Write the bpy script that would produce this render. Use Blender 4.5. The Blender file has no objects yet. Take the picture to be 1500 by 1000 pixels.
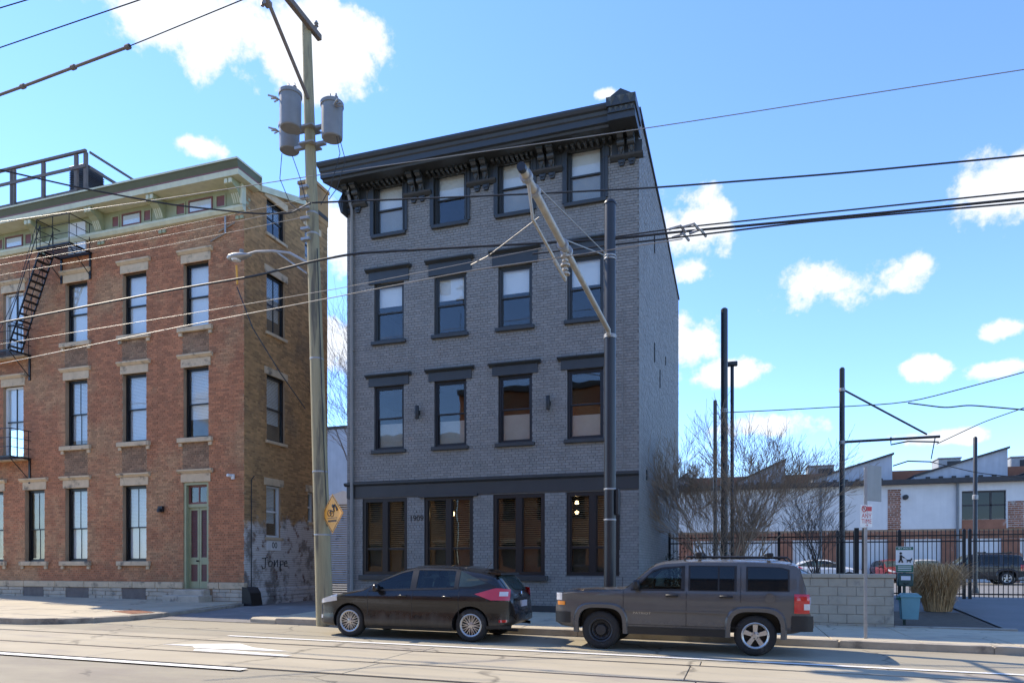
import bpy, bmesh, math, random
import numpy as np
from mathutils import Vector, Matrix
random.seed(7)
R = math.radians
S = bpy.context.scene
col = S.collection
# ---------------------------------------------------------------- camera
F, CX, YH, EYE = 1024.0, 750.0, 826.0, 1.5        # pixel focal length, centre, horizon row, eye height
YAW = math.atan2(335.0, 1024.0)
CA, SA = math.cos(YAW), math.sin(YAW)
cd = bpy.data.cameras.new('camera'); cam = bpy.data.objects.new('camera', cd); col.objects.link(cam)
cd.sensor_width = 36; cd.lens = 36 * F / 1500; cd.shift_y = (YH - 500) / 1500
cam.location = (0, 0, EYE); cam.rotation_euler = (R(90), 0, YAW)
cd.clip_end = 3000; S.camera = cam
# ---------------------------------------------------------------- light
SUN = Vector((-.95, 0.25, 1.0)).normalized()
sd = bpy.data.lights.new('sun', 'SUN'); so = bpy.data.objects.new('sun', sd); col.objects.link(so)
sd.energy = 2.1; sd.angle = R(0.5); sd.color = (1, .89, .73)
so.rotation_euler = (-SUN).to_track_quat('-Z', 'Y').to_euler(); so.location = (-30, 10, 40)
S.view_settings.view_transform = 'Standard'; S.view_settings.look = 'None'
S.view_settings.gamma = 1; S.view_settings.exposure = 1.75
W = bpy.data.worlds.new('World'); S.world = W; W.use_nodes = True
def pixdir(px, py):
    a = (px - CX) / F
    return Vector((a * CA - SA, a * SA + CA, (YH - py) / F))
def build_world():
    nt = W.node_tree; N = nt.nodes; L = nt.links
    bg = N['Background']; bg.inputs['Strength'].default_value = 0.15
    sky = N.new('ShaderNodeTexSky'); sky.sky_type = 'NISHITA'; sky.sun_disc = False
    sky.sun_elevation = math.asin(SUN.z); sky.sun_rotation = math.atan2(SUN.x, SUN.y)
    sky.air_density = 1.0; sky.dust_density = 0.0; sky.ozone_density = 2.6
    tc = N.new('ShaderNodeTexCoord')
    def m(op, a, b=None, c=None):
        n = N.new('ShaderNodeMath'); n.operation = op
        for i, v in enumerate((a, b, c)):
            if v is None: continue
            if hasattr(v, 'links') or hasattr(v, 'is_linked'): L.new(v, n.inputs[i])
            else: n.inputs[i].default_value = v
        return n.outputs[0]
    def dot(v):
        n = N.new('ShaderNodeVectorMath'); n.operation = 'DOT_PRODUCT'
        L.new(tc.outputs['Generated'], n.inputs[0]); n.inputs[1].default_value = v
        return n.outputs['Value']
    # cumulus: each cloud has a direction in the sky and an angular size
    blobs = []
    for px, py, rx, ry in ((330, 40, 215, 62), (440, 75, 135, 66), (230, 20, 120, 40), (287, 214, 40, 20), (1015, 325, 78, 58),
                           (1005, 500, 48, 46), (1060, 550, 85, 24), (1235, 415, 105, 42), (1470, 268, 85, 52), (1360, 542, 32, 18),
                           (1470, 484, 42, 16), (1470, 540, 45, 14), (1130, 622, 85, 24), (890, 138, 22, 10), (1010, 396, 30, 24),
                           (492, 340, 30, 70), (1385, 640, 60, 14)):
        d = pixdir(px, py); k = F * d.length
        blobs.append((d.normalized(), rx * .95 / k, ry * .92 / k))
    rr = random.Random(3)
    for i in range(16):                                  # the same kind of cloud round the rest of the sky
        az = R(75 + 18 * i + rr.uniform(-6, 6)); el = R(rr.uniform(8, 50))
        d = Vector((math.sin(az + R(-20)) * math.cos(el), math.cos(az + R(-20)) * math.cos(el), math.sin(el)))
        blobs.append((d, rr.uniform(.05, .14), rr.uniform(.03, .06)))
    acc = None
    for d, a, b in blobs:
        h = Vector((d.y, -d.x, 0)).normalized(); v = h.cross(d).normalized()
        if v.z < 0: v = -v
        p = m('DIVIDE', dot(h), a); q = m('DIVIDE', m('SUBTRACT', dot(v), d.dot(v)), b)
        f = m('SUBTRACT', 1.0, m('SQRT', m('ADD', m('MULTIPLY', p, p), m('MULTIPLY', q, q))))
        f = m('MINIMUM', f, m('MULTIPLY', m('SUBTRACT', dot(d), .3), 100))
        acc = f if acc is None else m('MAXIMUM', acc, f)
    def noise(scale, det, rough):
        n = N.new('ShaderNodeTexNoise'); n.inputs['Scale'].default_value = scale
        n.inputs['Detail'].default_value = det; n.inputs['Roughness'].default_value = rough
        L.new(tc.outputs['Generated'], n.inputs['Vector']); return n.outputs['Fac']
    n1 = noise(11, 8, .62); n2 = noise(34, 6, .6)
    dens = m('ADD', m('MAXIMUM', acc, -1.0), m('ADD', m('MULTIPLY', m('SUBTRACT', n1, .5), 3.4), m('MULTIPLY', m('SUBTRACT', n2, .5), 1.3)))
    mr = N.new('ShaderNodeMapRange'); mr.interpolation_type = 'SMOOTHSTEP'
    L.new(dens, mr.inputs['Value']); mr.inputs['From Min'].default_value = -.02; mr.inputs['From Max'].default_value = .5
    ramp = N.new('ShaderNodeMapRange'); L.new(dens, ramp.inputs['Value'])
    ramp.inputs['From Min'].default_value = .2; ramp.inputs['From Max'].default_value = 1.3
    cm = N.new('ShaderNodeMix'); cm.data_type = 'RGBA'
    cm.inputs['A'].default_value = (2.1, 2.17, 2.28, 1); cm.inputs['B'].default_value = (2.45, 2.5, 2.55, 1)
    L.new(ramp.outputs['Result'], cm.inputs['Factor'])
    mx = N.new('ShaderNodeMix'); mx.data_type = 'RGBA'
    L.new(m('MULTIPLY', mr.outputs['Result'], .93), mx.inputs['Factor'])
    tint = N.new('ShaderNodeMix'); tint.data_type = 'RGBA'; tint.blend_type = 'MULTIPLY'; tint.inputs['Factor'].default_value = 1
    L.new(sky.outputs['Color'], tint.inputs['A']); tint.inputs['B'].default_value = (.47, .565, .735, 1); L.new(tint.outputs['Result'], mx.inputs['A']); L.new(cm.outputs['Result'], mx.inputs['B'])
    L.new(mx.outputs['Result'], bg.inputs['Color'])
build_world()
# ---------------------------------------------------------------- helpers
GR = 0.009                                            # the street falls this much per metre to the right
def G(x): return -GR * (x + 4)
def onY(px, py, Y):
    d = pixdir(px, py); t = Y / d.y
    return Vector((d.x * t, Y, EYE + d.z * t))
def onX(px, py, X):
    d = pixdir(px, py); t = X / d.x
    return Vector((X, d.y * t, EYE + d.z * t))
def onG(px, py, dz=0.0):
    d = pixdir(px, py); t = (EYE - dz + GR * 4) / -(d.z + GR * d.x)
    return Vector((d.x * t, d.y * t, EYE + d.z * t))
def tag(o, label=None, cat=None, group=None, kind=None):
    if label: o['label'] = label
    if cat: o['category'] = cat
    if group: o['group'] = group
    if kind: o['kind'] = kind
    return o
def empty(name, loc=(0, 0, 0), label=None, cat=None, group=None, rot=(0, 0, 0)):
    o = bpy.data.objects.new(name, None); col.objects.link(o); o.location = loc; o.rotation_euler = rot
    return tag(o, label, cat, group)
def copy_tree(o, parent=None):
    c = o.copy(); col.objects.link(c); c.parent = parent
    for ch in list(o.children): copy_tree(ch, c)
    return c
class MB:
    def __init__(s): s.v = []; s.f = []; s.smooth = False
    def add(s, vs, fs):
        n = len(s.v); s.v += [tuple(v) for v in vs]; s.f += [tuple(i + n for i in f) for f in fs]; return s
    def box(s, x0, x1, y0, y1, z0, z1, M=None):
        vs = [Vector((x, y, z)) for z in (z0, z1) for y in (y0, y1) for x in (x0, x1)]
        if M: vs = [M @ v for v in vs]
        return s.add(vs, [(0, 2, 3, 1), (4, 5, 7, 6), (0, 1, 5, 4), (2, 6, 7, 3), (0, 4, 6, 2), (1, 3, 7, 5)])
    def cbox(s, x0, x1, y0, y1, z0, z1, b=.01):          # box with chamfered edges
        bm = bmesh.new(); bmesh.ops.create_cube(bm, size=1)
        for v in bm.verts: v.co = Vector(((x0 + x1) / 2 + v.co.x * (x1 - x0), (y0 + y1) / 2 + v.co.y * (y1 - y0), (z0 + z1) / 2 + v.co.z * (z1 - z0)))
        bmesh.ops.bevel(bm, geom=bm.edges[:], offset=b, segments=1, affect='EDGES')
        bm.verts.index_update(); s.add([v.co for v in bm.verts], [[v.index for v in f.verts] for f in bm.faces]); bm.free(); return s
    def prism(s, poly, a, b, axis='x'):                  # polygon extruded along an axis; poly in the two other axes
        n = len(poly)
        def P(u, w, t): return {'x': (t, u, w), 'y': (u, t, w), 'z': (u, w, t)}[axis]
        vs = [P(u, w, a) for u, w in poly] + [P(u, w, b) for u, w in poly]
        return s.add(vs, [tuple(range(n))[::-1], tuple(range(n, 2 * n))] + [(i, (i + 1) % n, n + (i + 1) % n, n + i) for i in range(n)])
    def tube(s, pts, r, n=8, cap=True):
        pts = [Vector(p) for p in pts]; rs = r if hasattr(r, '__len__') else [r] * len(pts)
        base = len(s.v); k = len(pts); ref = None
        for i, p in enumerate(pts):
            t = (pts[min(i + 1, k - 1)] - pts[max(i - 1, 0)]).normalized()
            if ref is None: ref = t.orthogonal().normalized()
            ref = (ref - t * ref.dot(t))
            ref = ref.normalized() if ref.length > 1e-6 else t.orthogonal().normalized()
            b = t.cross(ref)
            for j in range(n):
                a = 2 * math.pi * j / n; s.v.append(tuple(p + (ref * math.cos(a) + b * math.sin(a)) * rs[i]))
        for i in range(k - 1):
            for j in range(n):
                a = base + i * n + j; c = base + i * n + (j + 1) % n; s.f.append((a, c, c + n, a + n))
        if cap:
            s.f.append(tuple(base + j for j in range(n))[::-1]); s.f.append(tuple(base + (k - 1) * n + j for j in range(n)))
        return s
    def lathe(s, prof, n=20, M=None, cap=True):                    # prof: (radius, height) round local z
        base = len(s.v)
        for r, z in prof:
            for j in range(n):
                a = 2 * math.pi * j / n; v = Vector((r * math.cos(a), r * math.sin(a), z)); s.v.append(tuple(M @ v if M else v))
        for i in range(len(prof) - 1):
            for j in range(n):
                a = base + i * n + j; c = base + i * n + (j + 1) % n; s.f.append((a, c, c + n, a + n))
        if cap: s.f.append(tuple(base + j for j in range(n))[::-1]); s.f.append(tuple(base + (len(prof) - 1) * n + j for j in range(n)))
        return s
    def build(s, name, mat, parent=None, smooth=False, loc=None):
        me = bpy.data.meshes.new(name); me.from_pydata([tuple(v) for v in s.v], [], s.f); me.update()
        if smooth:
            me.polygons.foreach_set('use_smooth', [True] * len(me.polygons))
            try: me.set_sharp_from_angle(angle=R(38))
            except Exception: pass
        me.materials.append(mat)
        o = bpy.data.objects.new(name, me); col.objects.link(o); o.parent = parent
        if loc is not None: o.location = loc
        return o
def box(name, mat, parent, *a, b=None):
    m = MB(); (m.cbox(*a, b=b) if b else m.box(*a)); return m.build(name, mat, parent)
def text(name, s, size, mat, parent, M, depth=.004, align='CENTER'):
    cu = bpy.data.curves.new(name, 'FONT'); cu.body = s; cu.size = size; cu.extrude = depth; cu.align_x = align; cu.align_y = 'CENTER'
    t = bpy.data.objects.new(name, cu); col.objects.link(t)
    me = bpy.data.meshes.new_from_object(t); bpy.data.objects.remove(t); me.transform(M); me.materials.clear(); me.materials.append(mat)
    o = bpy.data.objects.new(name, me); col.objects.link(o); o.parent = parent; return o
# ---------------------------------------------------------------- materials
def srgb(r, g, b):
    f = lambda c: (c / 255 / 12.92) if c / 255 <= .04045 else ((c / 255 + .055) / 1.055) ** 2.4
    return (f(r), f(g), f(b), 1)
def MAT(name, c, rough=.6, metal=0, var=.15, scale=4, bump=0, bscale=40, island=0, c2=None, c2scale=.6, c2lo=.5, c2hi=.65, spec=.5, coat=0, stretch=None, streak=0, crack=0):
    mt = bpy.data.materials.new(name); mt.use_nodes = True; nt = mt.node_tree; N = nt.nodes; L = nt.links
    p = N['Principled BSDF']; p.inputs['Roughness'].default_value = rough; p.inputs['Metallic'].default_value = metal
    p.inputs['Specular IOR Level'].default_value = spec
    if coat: p.inputs['Coat Weight'].default_value = coat; p.inputs['Coat Roughness'].default_value = .04
    geo = N.new('ShaderNodeNewGeometry'); tc = N.new('ShaderNodeTexCoord')
    mp = N.new('ShaderNodeMapping'); L.new(geo.outputs['Position'], mp.inputs['Vector'])
    if stretch: mp.inputs['Scale'].default_value = stretch
    c = tuple(c[:3]) + (1,)
    def nz(sc, det=6, rg=.6):
        n = N.new('ShaderNodeTexNoise'); n.inputs['Scale'].default_value = sc; n.inputs['Detail'].default_value = det; n.inputs['Roughness'].default_value = rg
        L.new(mp.outputs['Vector'], n.inputs['Vector']); return n.outputs['Fac']
    cur = None
    rgb = N.new('ShaderNodeRGB'); rgb.outputs[0].default_value = c; cur = rgb.outputs[0]
    if c2:
        mr = N.new('ShaderNodeMapRange'); mr.interpolation_type = 'SMOOTHSTEP'; L.new(nz(c2scale, 8, .65), mr.inputs['Value'])
        mr.inputs['From Min'].default_value = c2lo; mr.inputs['From Max'].default_value = c2hi
        mx = N.new('ShaderNodeMix'); mx.data_type = 'RGBA'; L.new(mr.outputs['Result'], mx.inputs['Factor']); L.new(cur, mx.inputs['A'])
        mx.inputs['B'].default_value = tuple(c2[:3]) + (1,); cur = mx.outputs['Result']
    def mul(f, lo, hi, cur):
        mr = N.new('ShaderNodeMapRange'); L.new(f, mr.inputs['Value']); mr.inputs['To Min'].default_value = lo; mr.inputs['To Max'].default_value = hi
        h = N.new('ShaderNodeVectorMath'); h.operation = 'SCALE'; L.new(cur, h.inputs[0]); L.new(mr.outputs['Result'], h.inputs['Scale']); return h.outputs[0]
    if island: cur = mul(geo.outputs['Random Per Island'], 1 - island, 1 + island, cur)
    if var: cur = mul(nz(scale), 1 - 2 * var, 1 + 2 * var, cur)
    if streak:
        m2 = N.new('ShaderNodeMapping'); m2.inputs['Scale'].default_value = (5, 5, .35); L.new(geo.outputs['Position'], m2.inputs['Vector'])
        n = N.new('ShaderNodeTexNoise'); n.inputs['Scale'].default_value = 1; n.inputs['Detail'].default_value = 6; L.new(m2.outputs['Vector'], n.inputs['Vector'])
        cur = mul(n.outputs['Fac'], 1 - 2 * streak, 1 + 2 * streak, cur)
    if crack:
        wv = N.new('ShaderNodeTexNoise'); wv.inputs['Scale'].default_value = 1.5; wv.inputs['Detail'].default_value = 5; L.new(geo.outputs['Position'], wv.inputs['Vector'])
        ad = N.new('ShaderNodeVectorMath'); ad.operation = 'MULTIPLY_ADD'; L.new(wv.outputs['Color'], ad.inputs[0]); ad.inputs[1].default_value = (.9, .9, 0); L.new(geo.outputs['Position'], ad.inputs[2])
        vo = N.new('ShaderNodeTexVoronoi'); vo.feature = 'DISTANCE_TO_EDGE'; vo.inputs['Scale'].default_value = crack; L.new(ad.outputs[0], vo.inputs['Vector'])
        mk = N.new('ShaderNodeMapRange'); L.new(vo.outputs['Distance'], mk.inputs['Value']); mk.inputs['From Max'].default_value = .012; mk.inputs['To Min'].default_value = 0.0
        gate = N.new('ShaderNodeMath'); gate.operation = 'MAXIMUM'; L.new(mk.outputs['Result'], gate.inputs[0])
        g2 = N.new('ShaderNodeMapRange'); L.new(nz(.4, 2), g2.inputs['Value']); g2.inputs['From Min'].default_value = .48; g2.inputs['From Max'].default_value = .56; L.new(g2.outputs['Result'], gate.inputs[1])
        cur = mul(gate.outputs[0], .45, 1.0, cur)
    L.new(cur, p.inputs['Base Color'])
    if bump:
        b = N.new('ShaderNodeBump'); b.inputs['Strength'].default_value = bump; b.inputs['Distance'].default_value = .01
        L.new(nz(bscale, 4), b.inputs['Height']); L.new(b.outputs['Normal'], p.inputs['Normal'])
    return mt
def GLASS(name, tint=(.9, .95, .95), refl=1.0, ior=1.6, alpha=1.0, dark=None):
    mt = bpy.data.materials.new(name); mt.use_nodes = True; nt = mt.node_tree; N = nt.nodes; L = nt.links
    N.remove(N['Principled BSDF']); out = N['Material Output']
    fr = N.new('ShaderNodeFresnel'); gb_ = N.new('ShaderNodeNewGeometry'); io = N.new('ShaderNodeMapRange')
    L.new(gb_.outputs['Backfacing'], io.inputs['Value']); io.inputs['To Min'].default_value = ior; io.inputs['To Max'].default_value = 1 / ior; L.new(io.outputs['Result'], fr.inputs['IOR'])
    gl = N.new('ShaderNodeBsdfGlossy'); gl.inputs['Roughness'].default_value = .015; gl.inputs['Color'].default_value = (refl, refl, refl, 1)
    tc = N.new('ShaderNodeNewGeometry'); nz = N.new('ShaderNodeTexNoise'); nz.inputs['Scale'].default_value = 1.3; nz.inputs['Detail'].default_value = 1
    bp = N.new('ShaderNodeBump'); bp.inputs['Strength'].default_value = .05; bp.inputs['Distance'].default_value = .05
    L.new(tc.outputs['Position'], nz.inputs['Vector']); L.new(nz.outputs['Fac'], bp.inputs['Height']); L.new(bp.outputs['Normal'], gl.inputs['Normal'])
    tr = N.new('ShaderNodeBsdfTransparent'); tr.inputs['Color'].default_value = tuple(tint) + (1,)
    mx = N.new('ShaderNodeMixShader'); L.new(fr.outputs['Fac'], mx.inputs['Fac']); L.new(tr.outputs[0], mx.inputs[1]); L.new(gl.outputs[0], mx.inputs[2])
    L.new(mx.outputs[0], out.inputs['Surface']); return mt
M = {}
M['gbrick'] = MAT('painted_grey_brick', (.218, .211, .196), .62, var=.10, scale=1.2, bump=.35, bscale=55, island=.10, c2=(.27, .195, .15), c2scale=.8, c2lo=.66, c2hi=.75, streak=.05)
M['gmortar'] = MAT('painted_mortar', (.12, .115, .112), .75, var=.2, scale=3)
M['gtrim'] = MAT('dark_blue_grey_paint', (.034, .0375, .039), .42, var=.12, scale=2.5, bump=.1, streak=.06)
M['black'] = MAT('black_window_paint', (.010, .0105, .012), .38, var=.1)
M['rbrick'] = MAT('red_brick', (.40, .158, .072), .8, var=.17, scale=.9, bump=.5, bscale=50, island=.24, c2=(.385, .205, .10), c2scale=.45, c2lo=.45, c2hi=.62, streak=.10)
M['sbrick'] = MAT('brown_brick', (.42, .24, .10), .85, var=.16, scale=.8, bump=.5, bscale=50, island=.28, c2=(.26, .165, .085), c2scale=.5, c2lo=.48, c2hi=.66, streak=.10)
M['rmortar'] = MAT('old_mortar', (.36, .245, .15), .9, var=.2, scale=2)
M['soot'] = MAT('sooty_brick', (.26, .15, .085), .85, var=.2, scale=2, bump=.5, bscale=50, island=.3, c2=(.30, .19, .11), c2scale=1.5, c2lo=.5, c2hi=.65)
M['stone'] = MAT('weathered_sandstone', (.55, .42, .27), .85, var=.16, scale=3, bump=.5, bscale=25, island=.12, c2=(.15, .12, .09), c2scale=2.6, c2lo=.52, c2hi=.70)
M['bstone'] = MAT('grey_limestone', (.44, .375, .29), .9, var=.2, scale=3, bump=.6, bscale=18, island=.25, c2=(.12, .11, .10), c2scale=2, c2lo=.55, c2hi=.72)
M['green'] = MAT('sage_green_paint', (.32, .33, .19), .55, var=.1, scale=3, streak=.06)
M['dgreen'] = MAT('olive_cornice_paint', (.10, .115, .07), .55, var=.12, scale=3)
M['cream'] = MAT('cream_paint', (.56, .55, .38), .55, var=.1, scale=3, streak=.08)
M['maroon'] = MAT('maroon_paint', (.19, .065, .055), .5, var=.12)
M['white'] = MAT('white_paint', (.72, .72, .70), .5, var=.06, streak=.04)
M['blind'] = MAT('window_blind', (.86, .86, .86), .7, var=.03)
M['beige'] = MAT('beige_blind', (.44, .355, .23), .7, var=.1)
M['curtain'] = MAT('translucent_shade', (.40, .37, .32), .8, var=.08)
M['doorred'] = MAT('dull_brown_red_paint', (.13, .05, .045), .6, var=.15)
M['lowshade'] = MAT('dim_lower_shade', (.13, .115, .09), .8, var=.25, scale=2)
M['dark'] = MAT('dark_interior', (.03, .028, .026), .9, var=.2)
M['iron'] = MAT('black_iron', (.012, .012, .013), .45, var=.2, metal=.3)
M['wood'] = MAT('utility_pole_wood', (.33, .285, .17), .9, var=.24, scale=2, bump=.9, bscale=12, stretch=(6, 6, .5), c2=(.13, .115, .085), c2scale=.9, c2lo=.5, c2hi=.68)
M['oldwood'] = MAT('weathered_timber', (.17, .14, .12), .9, var=.2, scale=5, bump=.4)
M['galv'] = MAT('galvanised_steel', (.34, .34, .335), .5, metal=.5, var=.15, scale=8)
M['tgrey'] = MAT('transformer_grey', (.20, .205, .205), .45, var=.12, scale=4, streak=.1, c2=(.2, .18, .15), c2scale=2.5, c2lo=.62, c2hi=.75)
M['bpole'] = MAT('black_pole_paint', (.020, .021, .024), .38, var=.15, scale=3)
M['pipe'] = MAT('weathered_pale_pipe', (.42, .38, .31), .5, metal=.35, var=.2, scale=5)
M['porcelain'] = MAT('brown_insulator', (.20, .19, .18), .3, var=.1)
M['cable'] = MAT('cable_sheath', (.016, .016, .017), .55, var=.1)
M['bare'] = MAT('bare_wire', (.26, .25, .23), .5, metal=.4, var=.1)
M['yellow'] = MAT('sign_yellow', (.75, .33, .015), .45, var=.05)
M['ink'] = MAT('black_ink', (.012, .012, .012), .5, var=0)
M['signred'] = MAT('sign_red', (.50, .03, .035), .5, var=.03)
M['signgreen'] = MAT('sign_green', (.01, .12, .07), .5, var=.05)
M['dispenser'] = MAT('dark_green_dispenser', (.02, .06, .055), .45, var=.1)
M['bin'] = MAT('faded_teal_plastic', (.15, .33, .37), .5, var=.08)
M['sidewalk'] = MAT('sidewalk_concrete', (.45, .385, .27), .88, var=.13, scale=1.6, bump=.35, bscale=60, island=.10, c2=(.27, .23, .18), c2scale=.8, c2lo=.52, c2hi=.72, crack=.4)
M['curb'] = MAT('curb_concrete', (.36, .31, .24), .88, var=.2, scale=2.5, bump=.5, bscale=40, c2=(.14, .12, .10), c2scale=1.4, c2lo=.5, c2hi=.7)
M['road'] = MAT('worn_road', (.31, .27, .19), .9, var=.10, scale=1.1, bump=.5, bscale=90, c2=(.24, .205, .155), c2scale=.35, c2lo=.48, c2hi=.66, stretch=(.45, 1, 1), crack=.32)
M['track'] = MAT('track_concrete', (.385, .33, .23), .88, var=.11, scale=1.4, bump=.35, bscale=70, island=.07, c2=(.27, .23, .19), c2scale=.5, c2lo=.5, c2hi=.68, stretch=(.4, 1, 1), crack=.22)
M['lot'] = MAT('parking_lot_asphalt', (.17, .165, .155), .9, var=.14, scale=.8, bump=.4, bscale=60)
M['apron'] = MAT('drive_asphalt', (.19, .175, .16), .9, var=.15, scale=1.2, bump=.5, bscale=60, c2=(.30, .27, .23), c2scale=.7, c2lo=.52, c2hi=.7)
M['line'] = MAT('road_paint', (.78, .75, .68), .7, var=.08, scale=6, c2=(.42, .37, .30), c2scale=5, c2lo=.62, c2hi=.72)
M['rail'] = MAT('steel_rail', (.10, .075, .055), .5, metal=.4, var=.2, scale=5)
M['rust'] = MAT('rust_tactile_plate', (.26, .10, .045), .8, var=.2, scale=6)
M['block'] = MAT('concrete_block', (.42, .36, .27), .9, var=.12, scale=4, bump=.5, bscale=70, island=.09, c2=(.20, .18, .155), c2scale=1.6, c2lo=.55, c2hi=.72)
M['soil'] = MAT('planting_soil', (.10, .075, .05), .95, var=.25, scale=6, bump=.6)
M['twig'] = MAT('bare_twig', (.33, .232, .145), .85, var=.15)
M['bark'] = MAT('grey_bark', (.13, .105, .085), .9, var=.2, scale=6)
M['straw'] = MAT('dry_grass', (.52, .32, .14), .85, var=.1, scale=8, island=.35)
M['wwall'] = MAT('white_painted_masonry', (.70, .68, .64), .85, var=.09, scale=1, bump=.3, bscale=15, c2=(.34, .19, .13), c2scale=.55, c2lo=.66, c2hi=.70, streak=.04)
M['wbrick'] = MAT('warehouse_brick', (.30, .13, .075), .9, var=.2, scale=2, bump=.4, island=.25, c2=(.45, .38, .33), c2scale=1.1, c2lo=.6, c2hi=.7)
M['panel'] = MAT('pale_sheet_cladding', (.42, .44, .47), .7, var=.1, scale=1.3, streak=.08)
M['roofing'] = MAT('dark_roofing', (.06, .057, .055), .85, var=.2)
M['hvac'] = MAT('hvac_housing', (.34, .34, .33), .6, var=.1)
M['tyre'] = MAT('tyre_rubber', (.022, .021, .020), .85, var=.2, scale=9, c2=(.10, .09, .075), c2scale=5, c2lo=.55, c2hi=.75)
M['alloy'] = MAT('alloy_rim', (.50, .48, .45), .35, metal=.75, var=.1, scale=8)
M['steelrim'] = MAT('black_steel_rim', (.04, .04, .042), .5, metal=.4, var=.15)
M['plastic'] = MAT('black_plastic', (.014, .014, .015), .5, var=.15, scale=6)
M['chrome'] = MAT('chrome', (.7, .7, .72), .12, metal=1, var=0)
M['tail'] = MAT('tail_lamp_red', (.55, .012, .018), .12, var=.03, coat=1)
M['clearlamp'] = MAT('clear_lamp', (.62, .62, .62), .12, var=.05, coat=1)
M['amber'] = MAT('amber_lamp', (.75, .25, .03), .2, var=.03)
M['plate'] = MAT('licence_plate', (.6, .62, .66), .4, var=.05)
M['carglass'] = MAT('tinted_car_glass', (.045, .062, .055), .03, var=.5, scale=1.6, spec=.42)
M['carglass2'] = MAT('privacy_car_glass', (.008, .010, .012), .03, var=.3, scale=2, spec=.45)
M['autoglass'] = GLASS('clear_car_glass', (.55, .66, .60), 1.0, 1.5)
M['seat'] = MAT('car_seat', (.045, .043, .042), .8, var=.2)
M['pane'] = GLASS('window_glass', (.90, .92, .92), 1.0, 1.6)
M['pane_dark'] = GLASS('shop_window_glass', (.80, .78, .74), .9, 1.45)
def paint(name, c, dirt=.5):
    mt = MAT(name, c, .25, metal=.0, var=.05, scale=3, coat=.45, spec=.4)
    nt = mt.node_tree; N = nt.nodes; L = nt.links; p = N['Principled BSDF']                # road dust on the lower body
    geo = N.new('ShaderNodeTexCoord'); sp = N.new('ShaderNodeSeparateXYZ'); L.new(geo.outputs['Object'], sp.inputs[0])
    nz = N.new('ShaderNodeTexNoise'); nz.inputs['Scale'].default_value = 5; nz.inputs['Detail'].default_value = 7
    mp = N.new('ShaderNodeMapping'); mp.inputs['Scale'].default_value = (1.5, 1, .5); L.new(geo.outputs['Object'], mp.inputs['Vector']); L.new(mp.outputs['Vector'], nz.inputs['Vector'])
    a = N.new('ShaderNodeMath'); a.operation = 'MULTIPLY_ADD'; L.new(nz.outputs['Fac'], a.inputs[0]); a.inputs[1].default_value = -.5; L.new(sp.outputs['Z'], a.inputs[2])
    mr = N.new('ShaderNodeMapRange'); L.new(a.outputs[0], mr.inputs['Value']); mr.inputs['From Min'].default_value = .0; mr.inputs['From Max'].default_value = .28
    mr.inputs['To Min'].default_value = dirt; mr.inputs['To Max'].default_value = 0.02
    mx = N.new('ShaderNodeMix'); mx.data_type = 'RGBA'; L.new(mr.outputs['Result'], mx.inputs['Factor'])
    old = p.inputs['Base Color'].links[0].from_socket; L.new(old, mx.inputs['A']); mx.inputs['B'].default_value = (.20, .17, .13, 1)
    L.new(mx.outputs['Result'], p.inputs['Base Color'])
    r = N.new('ShaderNodeMapRange'); L.new(mr.outputs['Result'], r.inputs['Value']); r.inputs['From Max'].default_value = .5; r.inputs['To Min'].default_value = .22; r.inputs['To Max'].default_value = .75
    L.new(r.outputs['Result'], p.inputs['Roughness'])
    c = N.new('ShaderNodeMapRange'); L.new(mr.outputs['Result'], c.inputs['Value']); c.inputs['From Max'].default_value = .35; c.inputs['To Min'].default_value = .5; c.inputs['To Max'].default_value = .0
    L.new(c.outputs['Result'], p.inputs['Coat Weight'])
    return mt
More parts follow.
